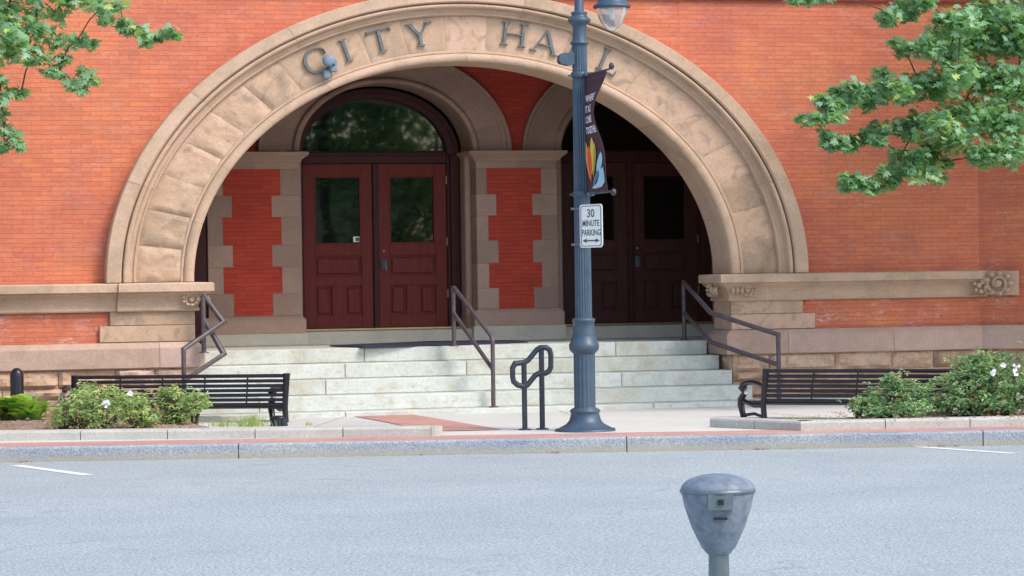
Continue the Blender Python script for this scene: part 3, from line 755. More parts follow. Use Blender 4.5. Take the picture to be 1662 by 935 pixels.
def double_door(cx, zb, spring, top, px, wood, dark):
    """frame, fanlight and two leaves; px: feature columns/rows from the survey"""
    a_f = a_in-.03; b_f = b_in-.02
    zh = rz-.03
    fr = MB()
    # arched frame: swept box
    def archframe(mb, a, bb, wd_, y0, y1, z_=zh, n=36):
        rows = []
        for i in range(n+1):
            t = math.pi*i/n
            ring = []
            for (r, y) in ((0, y1), (0, y0), (wd_*.45, y0), (wd_*.5, y0+.02), (wd_, y0+.03), (wd_, y1)):
                ring.append((cx+(a-r)*math.cos(t), y, z_+(bb-r*.85)*math.sin(t)))
            rows.append(ring)
        mb.grid(rows)
    archframe(fr, a_f, b_f, .19, DY-.16, DY+.06)
    for s in (-1, 1):
        x0 = cx+s*a_f; fr.box(min(x0, x0-s*.15), max(x0, x0-s*.15), DY-.16, DY+.06, zb, zh, b=.01)
        x1 = x0-s*.13; fr.box(min(x1, x1-s*.07), max(x1, x1-s*.07), DY-.10, DY+.05, zb, zh, b=.008)
    fr.box(cx-a_f+.2, cx+a_f-.2, DY-.12, DY+.05, zh-.15, zh+.06, b=.012)
    fr.box(cx-a_f+.2, cx+a_f-.2, DY-.15, DY-.12, zh-.02, zh+.03, b=.008)
    frame = fr.build('door_frame', M['frame'], hall)
    g = MB(); pts = [(cx+(a_f-.12)*math.cos(math.pi*i/28), zh+(b_f-.11)*math.sin(math.pi*i/28)) for i in range(29)]
    g.prism(pts, DY, DY+.02)
    g.build('fanlight_pane', M['pane'], frame)
    m1 = MB(); m1.box(cx-.045, cx+.045, DY-.11, DY+.03, zb, zh-.15, b=.01); m1.build('mullion', M['frame'], frame)
    zt = zh-.155; xl = cx-a_f+.205; xr = cx+a_f-.205
    for side, (x0, x1) in enumerate(((xl, cx-.047), (cx+.047, xr))):
        w_ = x1-x0; h = zt-zb-.02; zb_ = zb+.02
        st = .165*w_; dz = lambda v: zb_+h*v
        rails = [(0, .075), (.255, .315), (.44, .51), (.925, 1.0)]          # bottom, lock, mid, top rails
        mb = MB()
        mb.box(x0, x0+st, DY-.06, DY, zb_, zt, b=.004); mb.box(x1-st, x1, DY-.06, DY, zb_, zt, b=.004)
        for (u, v) in rails: mb.box(x0+st, x1-st, DY-.058, DY-.002, dz(u), dz(v), b=.004)
        xm = (x0+x1)/2; mb.box(xm-st*.6, xm+st*.6, DY-.058, DY-.002, dz(.075), dz(.255), b=.004)
        mb.box(x0+st-.01, x1-st+.01, DY-.02, DY-.004, dz(.06), dz(.46))
        leaf = mb.build('door', wood, hall)
        for (a, c, u, v) in ((x0+st, xm-st*.6, .075, .255), (xm+st*.6, x1-st, .075, .255), (x0+st, x1-st, .315, .44)):
            q = MB(); e = .035
            q.box(a+e, c-e, DY-.045, DY-.02, dz(u)+e, dz(v)-e, b=.018); q.build('panel', wood, leaf)
        q = MB(); q.box(x0+st-.01, x1-st+.01, DY-.022, DY-.012, dz(.51)-.01, dz(.925)+.01); q.build('pane', M['pane'], leaf)
        q = MB()
        for (a, c, u, v) in ((x0+st, x0+st+.025, .51, .925), (x1-st-.025, x1-st, .51, .925)): q.box(a, c, DY-.066, DY-.024, dz(u), dz(v), b=.004)
        for z in (dz(.51), dz(.925)-.025): q.box(x0+st+.025, x1-st-.025, DY-.066, DY-.024, z, z+.025, b=.004)
        q.build('glazing_bead', wood, leaf)
        if side == 1:
            q = MB(); hx = x0+.085
            q.box(hx-.04, hx+.05, DY-.085, DY-.055, dz(.345), dz(.415), b=.008)
            q.tube([(hx, DY-.08, dz(.41)), (hx, DY-.14, dz(.405)), (hx, DY-.14, dz(.355)), (hx, DY-.08, dz(.35))], .014, 8)
            q.build('handle', M['steel'], leaf)
            q = MB(); q.sm = True; kz = dz(.465)
            rr = [[(hx+.028*math.sin(t)*math.cos(p), DY-.085-.02*math.cos(t), kz+.025*math.sin(t)*math.sin(p)) for p in [2*math.pi*j/12 for j in range(12)]] for t in [.02+3.1*i/6 for i in range(7)]]
            q.grid(rr, True); q.build('lock_cylinder', M['brass'], leaf)
            for v in (.2, .52, .9):
                q = MB(); q.box(x1-.004, x1+.02, DY-.09, DY-.058, dz(v)-.07, dz(v)+.07, b=.003); q.build('hinge', M['brass'], leaf)
        elif not dark:
            q = MB(); sx = x1-st-.13; q.box(sx, sx+.135, DY-.030, DY-.024, dz(.51)+.035, dz(.51)+.125)
            nt_ = q.build('window_notice', M['signwhite'], leaf); nt_['label'] = 'small white notice stuck in the corner of the glass'
            q = MB(); q.box(sx+.04, sx+.10, DY-.033, DY-.031, dz(.51)+.05, dz(.51)+.11); q.build('green_mark', M['green'], nt_)
    th = MB(); th.box(cx-a_f, cx+a_f, DY-.22, DY+.1, zb-.02, zb+.012, b=.004); th.build('threshold', M['brass'], frame)
zb = FZ(560, 534, DY)
double_door(FX(607, 400, DY)+.015, zb, rz, 0, None, M['wood'], False)
double_door(FX(607, 400, DY)+.015+(r2cx-r1cx), zb, rz, 0, None, M['woodshade'], True)
for cx in (r1cx, r2cx):
    b = MB(); b.box(cx-a_in+.005, cx+a_in-.005, PY-.10, DY+.3, ZL-.05, zb-.022, b=.01); b.build('door_sill', M['whitebase'], hall)

# ================================================================ STEPS
stp = thing('entrance_steps', 'broad pale stone steps rising to the porch under the arch', 'steps', (ACX, -.6, 0))
YS = [.65, .22, -.21, -.64]; zs = [.95, .73, .51, .29, .07]
ends_r = [FX(1148, 560, .65), FX(1168, 588, .22), FX(1189, 612, -.21), FX(1222, 640, -.64)]
ends_l = [LI, LI, LI-.25, LI-.55]
jn = [[592, 1000], [560, 757], [528, 1009], [797, 420], []]
random.seed(3)
pl = MB(); pl.box(bx0, bx1, .64+.3, PY+.9, .6, .95-.004, tint=.5); pl.build('landing', M['granite'], stp)
for i in range(4):
    y0 = YS[i]; y1 = y0+.62 if i else y0+.6
    xs = sorted([ends_l[i], ends_r[i]]+[FX(j, 600, y0) for j in jn[i]])
    mb = MB()
    for k in range(len(xs)-1):
        mb.box(xs[k]+.004, xs[k+1]-.004, y0, y1, zs[i+1]+.004 if i < 3 else .07, zs[i], tint=random.random(), b=.012)
    mb.box(xs[0]+.02, xs[-1]-.02, y0+.02, y1, zs[i+1]-.01, zs[i+1]+.02, tint=.0)
    mb.build('step', M['granite'], stp)
b = MB(); xs = [ends_l[3]-.3, FX(560, 668, -1), FX(1060, 655, -1), ends_r[3]+2.2]
for k in range(3): b.box(xs[k]+.004, xs[k+1]-.004, -1.02, -.3, -.05, .07, tint=random.random(), b=.012)
b.build('foot_slab', M['granite'], stp)
# door mat
mb = MB(); mp_ = [G(535, 562, .955), G(590, 564.5, .955), G(760, 560, .955), G(858, 555.5, .955), G(830, 553.5, .955), G(700, 555, .955)]
mb.slab(mp_, .952, .972); tag(mb.build('door_mat', M['mat']), 'thin navy rubber mat lying on the landing before the left doors', 'door mat')
# round fitting over the letter C
x, z = F(531, 103, -.1)
fx = thing('wall_fitting', 'blue grey round fitting on a bracket mounted over the first letter of the arch', 'wall fitting', (x, -.06, z))
b = MB(); b.sm = True
rr = [[(x+rad*math.cos(p), yy, z+.03+rad*.92*math.sin(p)) for p in [2*math.pi*j/20 for j in range(20)]] for rad, yy in ((.02, -.30), (.06, -.295), (.085, -.28), (.098, -.25), (.095, -.20), (.07, -.15), (.03, -.12))]
b.grid(rr, True); b.add(rr[0], [list(range(20))]); b.build('round_head', M['speaker'], fx)
b = MB(); b.box(x+.02, x+.13, -.22, -.10, z-.13, z+.05, b=.015); b.box(x-.075, x+.03, -.2, -.10, z-.23, z-.10, b=.02)
b.build('bracket', M['speaker'], fx)
b = MB(); b.tube([(x+.06, -.23, z-.03), (x+.065, -.28, z-.035)], .018, 8); b.build('knob', M['black'], fx)

# ================================================================ HANDRAILS ON THE STEPS
def rail_thing(label, mat, base, segs, r=.033):
    t = thing('handrail', label, 'handrail', base)
    for nm, pts in segs:
        mb = MB(); mb.tube(pts, r, 10); mb.build(nm, mat, t)
    return t
def foot(mb_parent, p, mat):
    mb = MB(); mb.lathe(p[0], p[1], [(p[2], .075), (p[2]+.012, .075), (p[2]+.02, .045)], 16); mb.build('foot_plate', mat, mb_parent)
ya = G(737, 562, .95)[1]; yb = min(G(801, 657.5, .075)[1], -.80)
A0_ = Vector((G(737, 562, .95)[0], ya, .95)); B0_ = Vector((FX(801, 657.5, yb), yb, .07))
A1_ = Vector((A0_.x, ya, FZ(738, 465, ya))); B1_ = Vector((B0_.x, yb, FZ(801, 548, yb)))
A2_ = Vector((A0_.x, ya, FZ(738, 508, ya))); B2_ = Vector((B0_.x, yb, FZ(801, 600, yb)))
d = (B1_-A1_).normalized()
t = rail_thing('bronze pipe handrail down the middle of the steps, in front of the left doors', M['rail'], tuple(A0_),
    [('post', [A0_, A1_-Vector((0, 0, .04))]), ('top_rail', [A1_-Vector((0, 0, .06)), A1_-Vector((0, 0, .02)), A1_+d*.04, B1_-d*.06, B1_-Vector((0, 0, .03)), B1_-Vector((0, 0, .1))]),
     ('lower_rail', [A2_, B2_]), ('post', [B0_, B1_-Vector((0, 0, .09))])])
foot(t, A0_, M['rail']); foot(t, B0_, M['rail'])
def flared(label, Abase, Atop, Alow, bend, bendl, end, endl, ybend, yend, extra=None):
    ax, ay = G(Abase[0], Abase[1], .95)
    a = Vector((ax, ay, .95)); at = Vector((ax, ay, FZ(Atop[0], Atop[1], ay))); al = Vector((ax, ay, FZ(Alow[0], Alow[1], ay)))
    bt = P3(bend[0], bend[1], ybend); bl = P3(bendl[0], bendl[1], ybend); bl.x = bt.x+(bl.x-bt.x)*.3
    et = P3(end[0], end[1], yend); el = P3(endl[0], endl[1], yend); el.x = et.x
    segs = [('post', [a, at-Vector((0, 0, .02))]), ('top_rail', [at, bt, et, et-Vector((0, 0, .08))]), ('lower_rail', [al, bl, el]), ('post', [Vector((et.x, et.y, .07)), et-Vector((0, 0, .07))])]
    if extra: segs.append(extra)
    t = rail_thing(label, M['rail'], tuple(a), segs, .035); foot(t, a, M['rail']); foot(t, (et.x, et.y, .07), M['rail']); return t
flared('bronze pipe handrail beside the right pier, bending outwards at its lower end', (1111, 552), (1108, 458), (1108, 508), (1154, 508), (1156, 556), (1263, 543), (1263, 592), -.35, -1.0)
flared('bronze pipe handrail beside the left pier, bending outwards behind the left bench', (331, 573), (333, 478), (331, 517), (363, 523), (363, 575), (298, 567), (298, 618), -.35, -1.0)
# small looped rail in the plaza
ly = G(866, 697.5)[1]
def LP(px, py): return P3(px, py, ly)
loop = [(836, 590), (850, 588.5), (857, 585), (871, 568), (877, 564.5), (886, 564), (892, 568), (894, 576), (894, 596), (891, 603), (885, 606), (875, 606), (869, 609), (856, 625), (850, 627.5), (840, 625), (833.5, 619), (832, 611), (832, 597)]
l0 = LP(852, 697.5); l1 = LP(880.5, 697.5)
t = thing('handrail', 'short charcoal tube rail bent into a closed loop on two posts beside the street lamp', 'handrail', (l0.x, ly, 0))
mb = MB(); mb.tube([LP(*q) for q in loop], .036, 10, closed=True); mb.build('loop', M['rail2'], t)
for p_, py in ((l0, 590), (l1, 567)):
    mb = MB(); q = LP(852 if p_ is l0 else 880, py); mb.tube([(p_.x, ly, 0), (p_.x, ly, q.z)], .036, 12); mb.build('post', M['rail2'], t)
    mb = MB(); mb.lathe(p_.x, ly, [(0, .085), (.012, .085), (.02, .05)], 18); mb.build('foot_plate', M['rail2'], t)

# ================================================================ STREET LAMP
lx, ly_ = G(950, 699.5)
lamp = thing('street_lamp', 'slate blue fluted iron street lamp with a flared base and a pendant glass globe', 'street lamp', (lx, ly_, 0))
depth = (Vector((lx, ly_, EYE))-CAM).dot(FW); S = FPX/depth
def lz(py): return EYE-(py-450-(831-(952-(700-py)*.017))*sr*1.0)/S*1.0
def pr(*a): return [(lz(py), w_/2/S) for py, w_ in a]
mb = MB(); mb.lathe(lx, ly_, [(0, 98/2/S), (.03, 98/2/S)]+pr((696, 92), (692, 78), (688, 62), (682, 52), (674, 47), (670, 46), (668, 50), (665, 48), (662, 39)), 40); mb.build('base_flare', M['post'], lamp)
mb = MB(); mb.lathe(lx, ly_, pr((664, 37), (661, 35), (574, 35), (571, 38)), 32, flute=(lz(661), lz(574), .05)); mb.build('lower_column', M['post'], lamp)
mb = MB(); mb.lathe(lx, ly_, pr((573, 38), (571, 42), (568, 47), (563, 49), (558, 48), (555, 43), (548, 40), (545, 37), (543, 37), (541, 36), (532, 36), (524, 34), (522, 37), (519, 38), (517, 36), (516, 28)), 40)
for k in range(26):
    q = 2*math.pi*k/26; mb.box(lx+.141*math.cos(q)-.008, lx+.141*math.cos(q)+.008, ly_+.141*math.sin(q)-.008, ly_+.141*math.sin(q)+.008, lz(546), lz(542.5), b=.003)
mb.build('collar', M['post'], lamp)
mb = MB(); mb.lathe(lx, ly_, pr((518, 28), (516, 27.5), (300, 26), (74, 24), (72, 24)), 40, flute=(lz(517), lz(73), .09)); mb.build('shaft', M['post'], lamp)
mb = MB(); mb.lathe(lx, ly_, pr((73, 24), (72, 30), (69, 31), (67, 24), (66, 23), (44, 22), (40, 25), (37, 33), (34, 38), (31, 36), (28, 28), (24, 24), (22, 27), (20, 26), (18, 16), (17, 15), (-90, 14)), 32); mb.build('neck', M['post'], lamp)
# pendant head on a goose neck arm
dxh = FX(993, 10, ly_)-lx
hz0 = lz(10.5)
mb = MB()
pts = [(lx, ly_, lz(-60)), (lx+.01, ly_, lz(-90))]+[(lx+dxh/2-dxh/2*math.cos(a), ly_, lz(-92)+.30*math.sin(a)) for a in [math.pi*i/10 for i in range(1, 10)]]+[(lx+dxh, ly_, lz(-85)), (lx+dxh, ly_, lz(-38))]
mb.tube(pts, .035, 10); mb.build('arm', M['post'], lamp)
mb = MB(); hx = lx+dxh
def hp(*a): return [(lz(py), w_/2/S) for py, w_ in a]
mb.lathe(hx, ly_, hp((13.5, 52), (12.5, 60), (10, 61.5), (8, 60), (5, 50), (0, 46), (-8, 38), (-18, 24), (-24, 14), (-40, 10)), 32)
mb.build('hood', M['post'], lamp)
mb = MB(); mb.lathe(hx, ly_, hp((49.5, 3), (48, 12), (44, 23), (38, 34), (30, 42), (22, 48), (13, 50.5)), 32); mb.build('globe', M['globe'], lamp)
mb = MB(); mb.lathe(hx, ly_, hp((34, 5), (30, 9), (20, 9), (13, 12)), 14); mb.build('bulb', flat_mat('frosted bulb', (.7, .68, .62), (.75, .72, .66), 3, bd=0), lamp)
# box on the left of the post
bz0, bz1 = lz(107), lz(86); bx_ = FX(906, 97, ly_)
mb = MB(); pts = [(lx-.09, bz0+.015), (lx-.16, bz0), (bx_+.02, bz0+.025), (bx_, bz0+.06), (bx_+.004, bz1-.04), (bx_+.05, bz1-.008), (lx-.13, bz1), (lx-.09, bz1)]
mb.prism(pts, ly_-.07, ly_+.07); mb.build('outlet_box', M['post'], lamp)
# banner arms: they point from the post straight to the street
BL = .95; bxo = lx+.075
def arm(z, up):
    mb = MB(); mb.tube([(bxo, ly_-.05, z), (bxo, ly_-BL-.06, z)], .013, 8); 
    mb.lathe(lx, ly_, [(z-.035, .113), (z-.03, .118), (z+.03, .118), (z+.035, .113)], 24)
    mb.box(lx-.16, lx-.09, ly_-.03, ly_+.01, z-.02, z+.005, b=.004); mb.box(lx+.02, lx+.13, ly_-.15, ly_-.09, z-.03, z+.03, b=.008)
    a = mb.build('banner_arm', M['post'], lamp)
    q = MB(); q.sm = True
    c = Vector((bxo+.02, ly_-BL-.10, z+(.035 if up else -.01)))
    q.grid([[(c.x+.036*math.sin(t)*math.cos(p), c.y+.036*math.sin(t)*math.sin(p), c.z+.045*math.cos(t)) for p in [2*math.pi*j/14 for j in range(14)]] for t in [.05+3.04*i/8 for i in range(9)]], True)
    q.build('finial', M['rail2'], a)
zt_ = lz(122); zb2 = lz(315); arm(zt_, True); arm(zb2, False)
ban = thing('street_banner', 'plum brown banner with white words and coloured flame shapes, billowing on the street lamp', 'banner', (bxo, ly_-BL/2, zb2))
def cloth(s, v, off=0.0):
    """s 0..1 from the post outwards, v 0..1 from the top down"""
    fold = math.sin(math.pi*min(1, max(0, (v-.02)/.96)))**1.5
    x = bxo-.035-.17*fold*(s**1.3)*(.6+.6*math.sin(v*5.2+.6))-.02*math.sin(v*9)*s
    y = ly_-.06-BL*s*(1-.10*fold)+.05*fold*s
    z = zt_-.012+(zb2-zt_+.024)*v
    return Vector((x-off, y, z))
mb = MB(); mb.sm = True
rows = [[cloth(i/16, j/48, .0) for i in range(17)] for j in range(49)]; mb.grid(rows)
rows2 = [[cloth(i/16, j/48, -.004) for i in range(17)] for j in range(49)]; mb.grid(rows2)
for a_, b_ in ((rows[0], rows2[0]), (rows[-1], rows2[-1]), ([r[0] for r in rows], [r[0] for r in rows2]), ([r[-1] for r in rows], [r[-1] for r in rows2])): mb.grid([a_, b_])
mb.build('cloth', M['banner'], ban)
mb = MB(); mb.grid([[cloth(i/16, v, .006) for i in range(17)] for v in (.038, .045)]); mb.build('hem', flat_mat('banner seam', (.10, .05, .065), (.12, .06, .075), 5, bd=0), ban)
def text_mesh(txt, bold=0.0):
    cu = bpy.data.curves.new('t', 'FONT'); cu.body = txt; cu.align_x = 'LEFT'; cu.size = 1; cu.offset = bold; cu.resolution_u = 3
    o = bpy.data.objects.new('t', cu); sc.collection.objects.link(o); bpy.context.view_layer.update()
    me = bpy.data.meshes.new_from_object(o); sc.collection.objects.unlink(o); bpy.data.objects.remove(o)
    vs = [v.co.copy() for v in me.vertices]; fs = [list(p.vertices) for p in me.polygons]
    x0 = min(v.x for v in vs); x1 = max(v.x for v in vs); y0 = min(v.y for v in vs); y1 = max(v.y for v in vs)
    return [((v.x-x0)/(x1-x0), (v.y-y0)/(y1-y0)) for v in vs], fs
for txt, v0, v1, s1 in (('WHERE', .175, .235, .80), ('IT ALL', .265, .325, .66), ('COMES', .355, .415, .70), ('TOGETHER', .445, .505, .96)):
    vs, fs = text_mesh(txt, .03)
    mb = MB(); mb.add([cloth(.10+(s1-.10)*u, v1+(v0-v1)*q, .010) for u, q in vs], fs); mb.build('banner_text', M['bannertext'], ban)
def blade(pts, mat, off):
    """closed outline on the cloth"""
    mb = MB(); mb.add([cloth(s, v, off) for s, v in pts], [list(range(len(pts)))]); mb.build('flame_shape', mat, ban)
def leafshape(s0, v0, s1, v1, w_, n=9):
    A = Vector((s0, v0)); B = Vector((s1, v1)); o = []
    for i in range(n+1): t_ = i/n; o.append((A.lerp(B, t_), math.sin(math.pi*t_**.75)*w_/2))
    return [(p.x-h, p.y) for p, h in o]+[(p.x+h, p.y) for p, h in o[-2:0:-1]]
blade(leafshape(.04, .56, .26, .90, .20), M['orange'], .009)
blade(leafshape(.22, .60, .32, .92, .20), M['redor'], .012)
blade(leafshape(.44, .535, .36, .86, .26), M['yellow'], .010)
blade(leafshape(.60, .58, .44, .88, .14), M['olive'], .014)
blade(leafshape(.86, .67, .60, .90, .26), M['lightblue'], .011)
blade(leafshape(.70, .82, .40, .965, .16), M['midblue'], .016)
blade([(.95, .80), (1.0, .86), (.98, .93), (.82, .965), (.5, .975), (.35, .965), (.6, .93), (.72, .88), (.8, .82)], M['lightblue'], .018)
# parking sign
sx, sy = lx-.035, ly_-.14
sa = R(72); sdv = Vector((math.cos(sa), -math.sin(sa), 0)); snv = Vector((-math.sin(sa), -math.cos(sa), 0))
z0s, z1s = lz(402.5), lz(333); hs = z1s-z0s; ws = .50
sg = thing('parking_sign', 'white and green sign reading 30 minute parking, fixed to the street lamp', 'sign', (sx, sy, z0s))
def SP(u, v, o=0): q = Vector((sx, sy, 0))+sdv*(u*ws-.03)+snv*(.02+o); return (q.x, q.y, z0s+hs*v)
def rrect(u0, v0, u1, v1, r=.09, n=5):
    ru = r; rv = r*ws/hs; o = []
    for cu_, cv, a0 in ((u1-ru, v1-rv, 0), (u0+ru, v1-rv, 90), (u0+ru, v0+rv, 180), (u1-ru, v0+rv, 270)):
        for i in range(n+1): a = R(a0+90*i/n); o.append((cu_+ru*math.cos(a), cv+rv*math.sin(a)))
    return o
o_ = rrect(0, 0, 1, 1); n_ = len(o_)
mb = MB(); mb.add([SP(u, v, 0) for u, v in o_]+[SP(u, v, .006) for u, v in o_], [list(range(n_)), list(range(n_, 2*n_))]+[[i, (i+1) % n_, n_+(i+1) % n_, n_+i] for i in range(n_)])
mb.build('panel', M['signwhite'], sg)
a_ = rrect(.045, .03, .955, .97, .075); c_ = rrect(.075, .045, .925, .955, .06)
mb = MB(); mb.add([SP(u, v, .008) for u, v in a_]+[SP(u, v, .008) for u, v in c_], [[i, (i+1) % n_, n_+(i+1) % n_, n_+i] for i in range(n_)]); mb.build('border', M['green'], sg)
for txt, u0, u1, v0, v1 in (('30', .34, .66, .70, .89), ('MINUTE', .13, .87, .49, .635), ('PARKING', .10, .93, .275, .42)):
    vs, fs = text_mesh(txt, .012); mb = MB(); mb.add([SP(u0+(u1-u0)*u, v0+(v1-v0)*q, .009) for u, q in vs], fs); mb.build('sign_text', M['green'], sg)
mb = MB(); mb.add([SP(u, v, .009) for u, v in ((.12, .16), (.30, .21), (.30, .175), (.70, .175), (.70, .21), (.88, .16), (.70, .11), (.70, .145), (.30, .145), (.30, .11))], [list(range(10))]); mb.build('arrow', M['green'], sg)
for py in (339, 397):
    mb = MB(); z = lz(py); mb.lathe(lx, ly_, [(z-.012, .112), (z-.010, .116), (z+.010, .116), (z+.012, .112)], 24); mb.box(lx-.155, lx-.10, ly_-.04, ly_-.01, z-.015, z+.015, b=.004); mb.build('strap', M['steel'], sg)
mb = MB(); mb.box(lx+.0, lx+.07, ly_-.145, ly_-.10, z0s+.05, z1s-.05); mb.build('mounting_bar', M['steel'], sg)

# ================================================================ BENCHES
def make_bench(label, e0, e1, zt=.67, hide=None):
    """e0,e1: plan positions of the two upper back ends, left to right from the street; the seat faces the building"""
    A = Vector(e0); B = Vector(e1); L = (B-A).length; dx = (B-A)/L; dy = Vector((-dx.y, dx.x))
    dy = Vector((-.10, .995))
    A = A+dy*.07; B = B+dy*.07
    c = (A+B)/2
    t = thing('park_bench', label, 'bench', (c.x, c.y, 0), 'black slatted benches on the plaza')
    def W(u, y, z): q = A+dx*u+dy*y; return (q.x, q.y, z)
    def bar(mb, u0, u1, y, z, hy, hz):
        mb.tube([W(u0, y, z), W(u1, y, z)], hz, 8, flat=hy/hz)
    for k, (y, z, r_) in enumerate(((-.07, .655, .026), (-.055, .584, .024), (-.04, .516, .024), (-.025, .450, .024), (-.01, .385, .024), (.005, .318, .024), (.03, .252, .024))):
        mb = MB(); bar(mb, .03, L-.03, y, z, .012 if k else .024, r_); mb.build('top_rail' if k == 0 else 'back_slat', M['black'], t)
    for k in range(7):
        mb = MB(); bar(mb, .03, L-.03, .07+.085*k, .208+.012*math.cos(k), .026, .015); mb.build('seat_slat', M['black'], t)
    for u in (.0, L):
        mb = MB(); mb.tube([W(u, -.075, .685), W(u, -.07, .64), W(u, -.04, .50), W(u, 0, .33), W(u, .02, .2), W(u, .0, 0)], [.052, .05, .045, .042, .04, .045], 8, flat=.85)
        mb.build('rear_leg', M['black'], t)
        mb = MB()
        mb.tube([W(u, -.02, .44), W(u, .15, .475), W(u, .35, .49), W(u, .52, .475), W(u, .62, .445), W(u, .66, .40), W(u, .62, .36), W(u, .58, .33)], [.03, .034, .036, .038, .046, .05, .04, .03], 8)
        mb.build('armrest', M['black'], t)
        mb = MB(); mb.tube([W(u, .56, .34), W(u, .64, .30), W(u, .71, .24), W(u, .72, .16), W(u, .68, .07), W(u, .64, 0)], [.03, .045, .052, .05, .042, .048], 8)
        mb.build('front_leg', M['black'], t)
        mb = MB(); mb.tube([W(u, .0, .19), W(u, .3, .175), W(u, .62, .22)], .035, 8); mb.tube([W(u, .04, .03), W(u, .3, .06), W(u, .62, .03)], .022, 8); mb.build('seat_bracket', M['black'], t)
    for u in (L*.22, L*.42, L*.62, L*.82) if L < 3.2 else (L*.2, L*.4, L*.6, L*.8):
        mb = MB(); mb.tube([W(u, -.055, .64), W(u, -.025, .50), W(u, .02, .30), W(u, .04, .22), W(u, .58, .19)], .012, 6, flat=1.2); mb.build('brace', M['black'], t)
    return t
zt = .67
make_bench('black slatted metal bench seen from behind, left of the steps with an azalea before it', G(121, 611, zt), G(465, 608, zt))
rb0 = Vector(G(1243, 600.5, zt)); rb1 = Vector(G(1520, 600.3, zt)); rdir = (rb1-rb0).normalized(); Lb = (Vector(G(465, 608, zt))-Vector(G(121, 611, zt))).length
make_bench('black slatted metal bench seen from behind, right of the steps and partly behind azaleas', tuple(rb0), tuple(rb0+rdir*Lb))
# ribbed ground light by the left bench
gx, gy = G(453, 689, .02)
t = thing('ground_light', 'small black ribbed cone light standing at the right end of the left bench', 'ground light', (gx, gy, 0))
mb = MB(); mb.lathe(gx, gy, [(.0, .125), (.115, .10), (.12, .095)], 36, flute=(0.0, .116, .10)); mb.build('ribbed_shade', M['black'], t)
mb = MB(); mb.lathe(gx, gy, [(.11, .105), (.13, .10), (.14, .05)], 24); mb.build('cap', M['black'], t)
# bollard
bx2, by2 = G(28.5, 692, .0); bs = FPX/((Vector((bx2, by2, 0))-CAM).dot(FW))
t = thing('bollard', 'plain black round-topped bollard behind the leafy plant at the left edge', 'bollard', (bx2, by2, 0))
bz = FZ(28.5, 597, by2); r_ = 11/bs
mb = MB(); mb.lathe(bx2, by2, [(0, r_), (bz-.11, r_)]+[(bz-.11+.11*math.sin(q), r_*math.cos(q)) for q in (.2, .45, .7, .95, 1.2, 1.45)], 24); mb.build('post', M['black'], t)
mb = MB(); mb.lathe(bx2, by2, [(0, r_*1.35), (.05, r_*1.35), (.07, r_*1.02)], 24); mb.build('base_ring', M['black'], t)
# parking meter in the near foreground (only its domed head rises into view)
mx, my = G(1168, 1250, -.02)
mq = CAM+ray(1168, 1000).normalized()*12.5; mx, my = mq.x, mq.y
md = (Vector((mx, my, EYE))-CAM).dot(FW); ms = FPX/md; mt_ = EYE-(768.5-445)/ms
t = thing('parking_meter', 'blue grey dome-topped parking meter head in the near foreground at the bottom edge', 'parking meter', (mx, my, -.18))
mb = MB(); R0 = 72/ms
R0 = 60/ms; dh = 25/ms
mb.lathe(mx, my, [(mt_-.36, R0*.30), (mt_-.33, R0*.46), (mt_-.24, R0*.72), (mt_-.15, R0*.90), (mt_-dh-.015, R0*.99), (mt_-dh, R0)]+[(mt_-dh+dh*math.sin(q), R0*math.cos(q)) for q in [.12*i for i in range(1, 13)]]+[(mt_, .004)], 40); mb.build('head', M['meter'], t)
mb = MB(); mb.lathe(mx, my, [(mt_-dh-.018, R0*1.0), (mt_-dh-.012, R0*1.03), (mt_-dh-.002, R0*1.03), (mt_-dh+.002, R0)], 40); mb.build('seam_band', M['steel'], t)
fd = Vector((-FW.x, -FW.y)); sd2 = Vector((fd.y, -fd.x))
def plate(w_, h_, zc, o, nm, mt_n):
    q = MB(); c = Vector((mx, my))+fd*(R0*o)
    q.slab([((c+sd2*a*w_+fd*e).x, (c+sd2*a*w_+fd*e).y) for a, e in ((-1, -.03), (1, -.03), (1, .012), (-1, .012))], zc-h_, zc+h_); q.build(nm, M[mt_n], t)
plate(.055, .035, mt_-.115, .93, 'lock_plate', 'steel'); plate(.012, .012, mt_-.115, 1.03, 'keyhole', 'black'); plate(.03, .004, mt_-.19, .83, 'coin_slot', 'black')
mb = MB(); mb.lathe(mx, my, [(-.18, .07), (-.16, .06), (mt_-.34, .045)], 20); mb.build('pole', M['steel'], t)

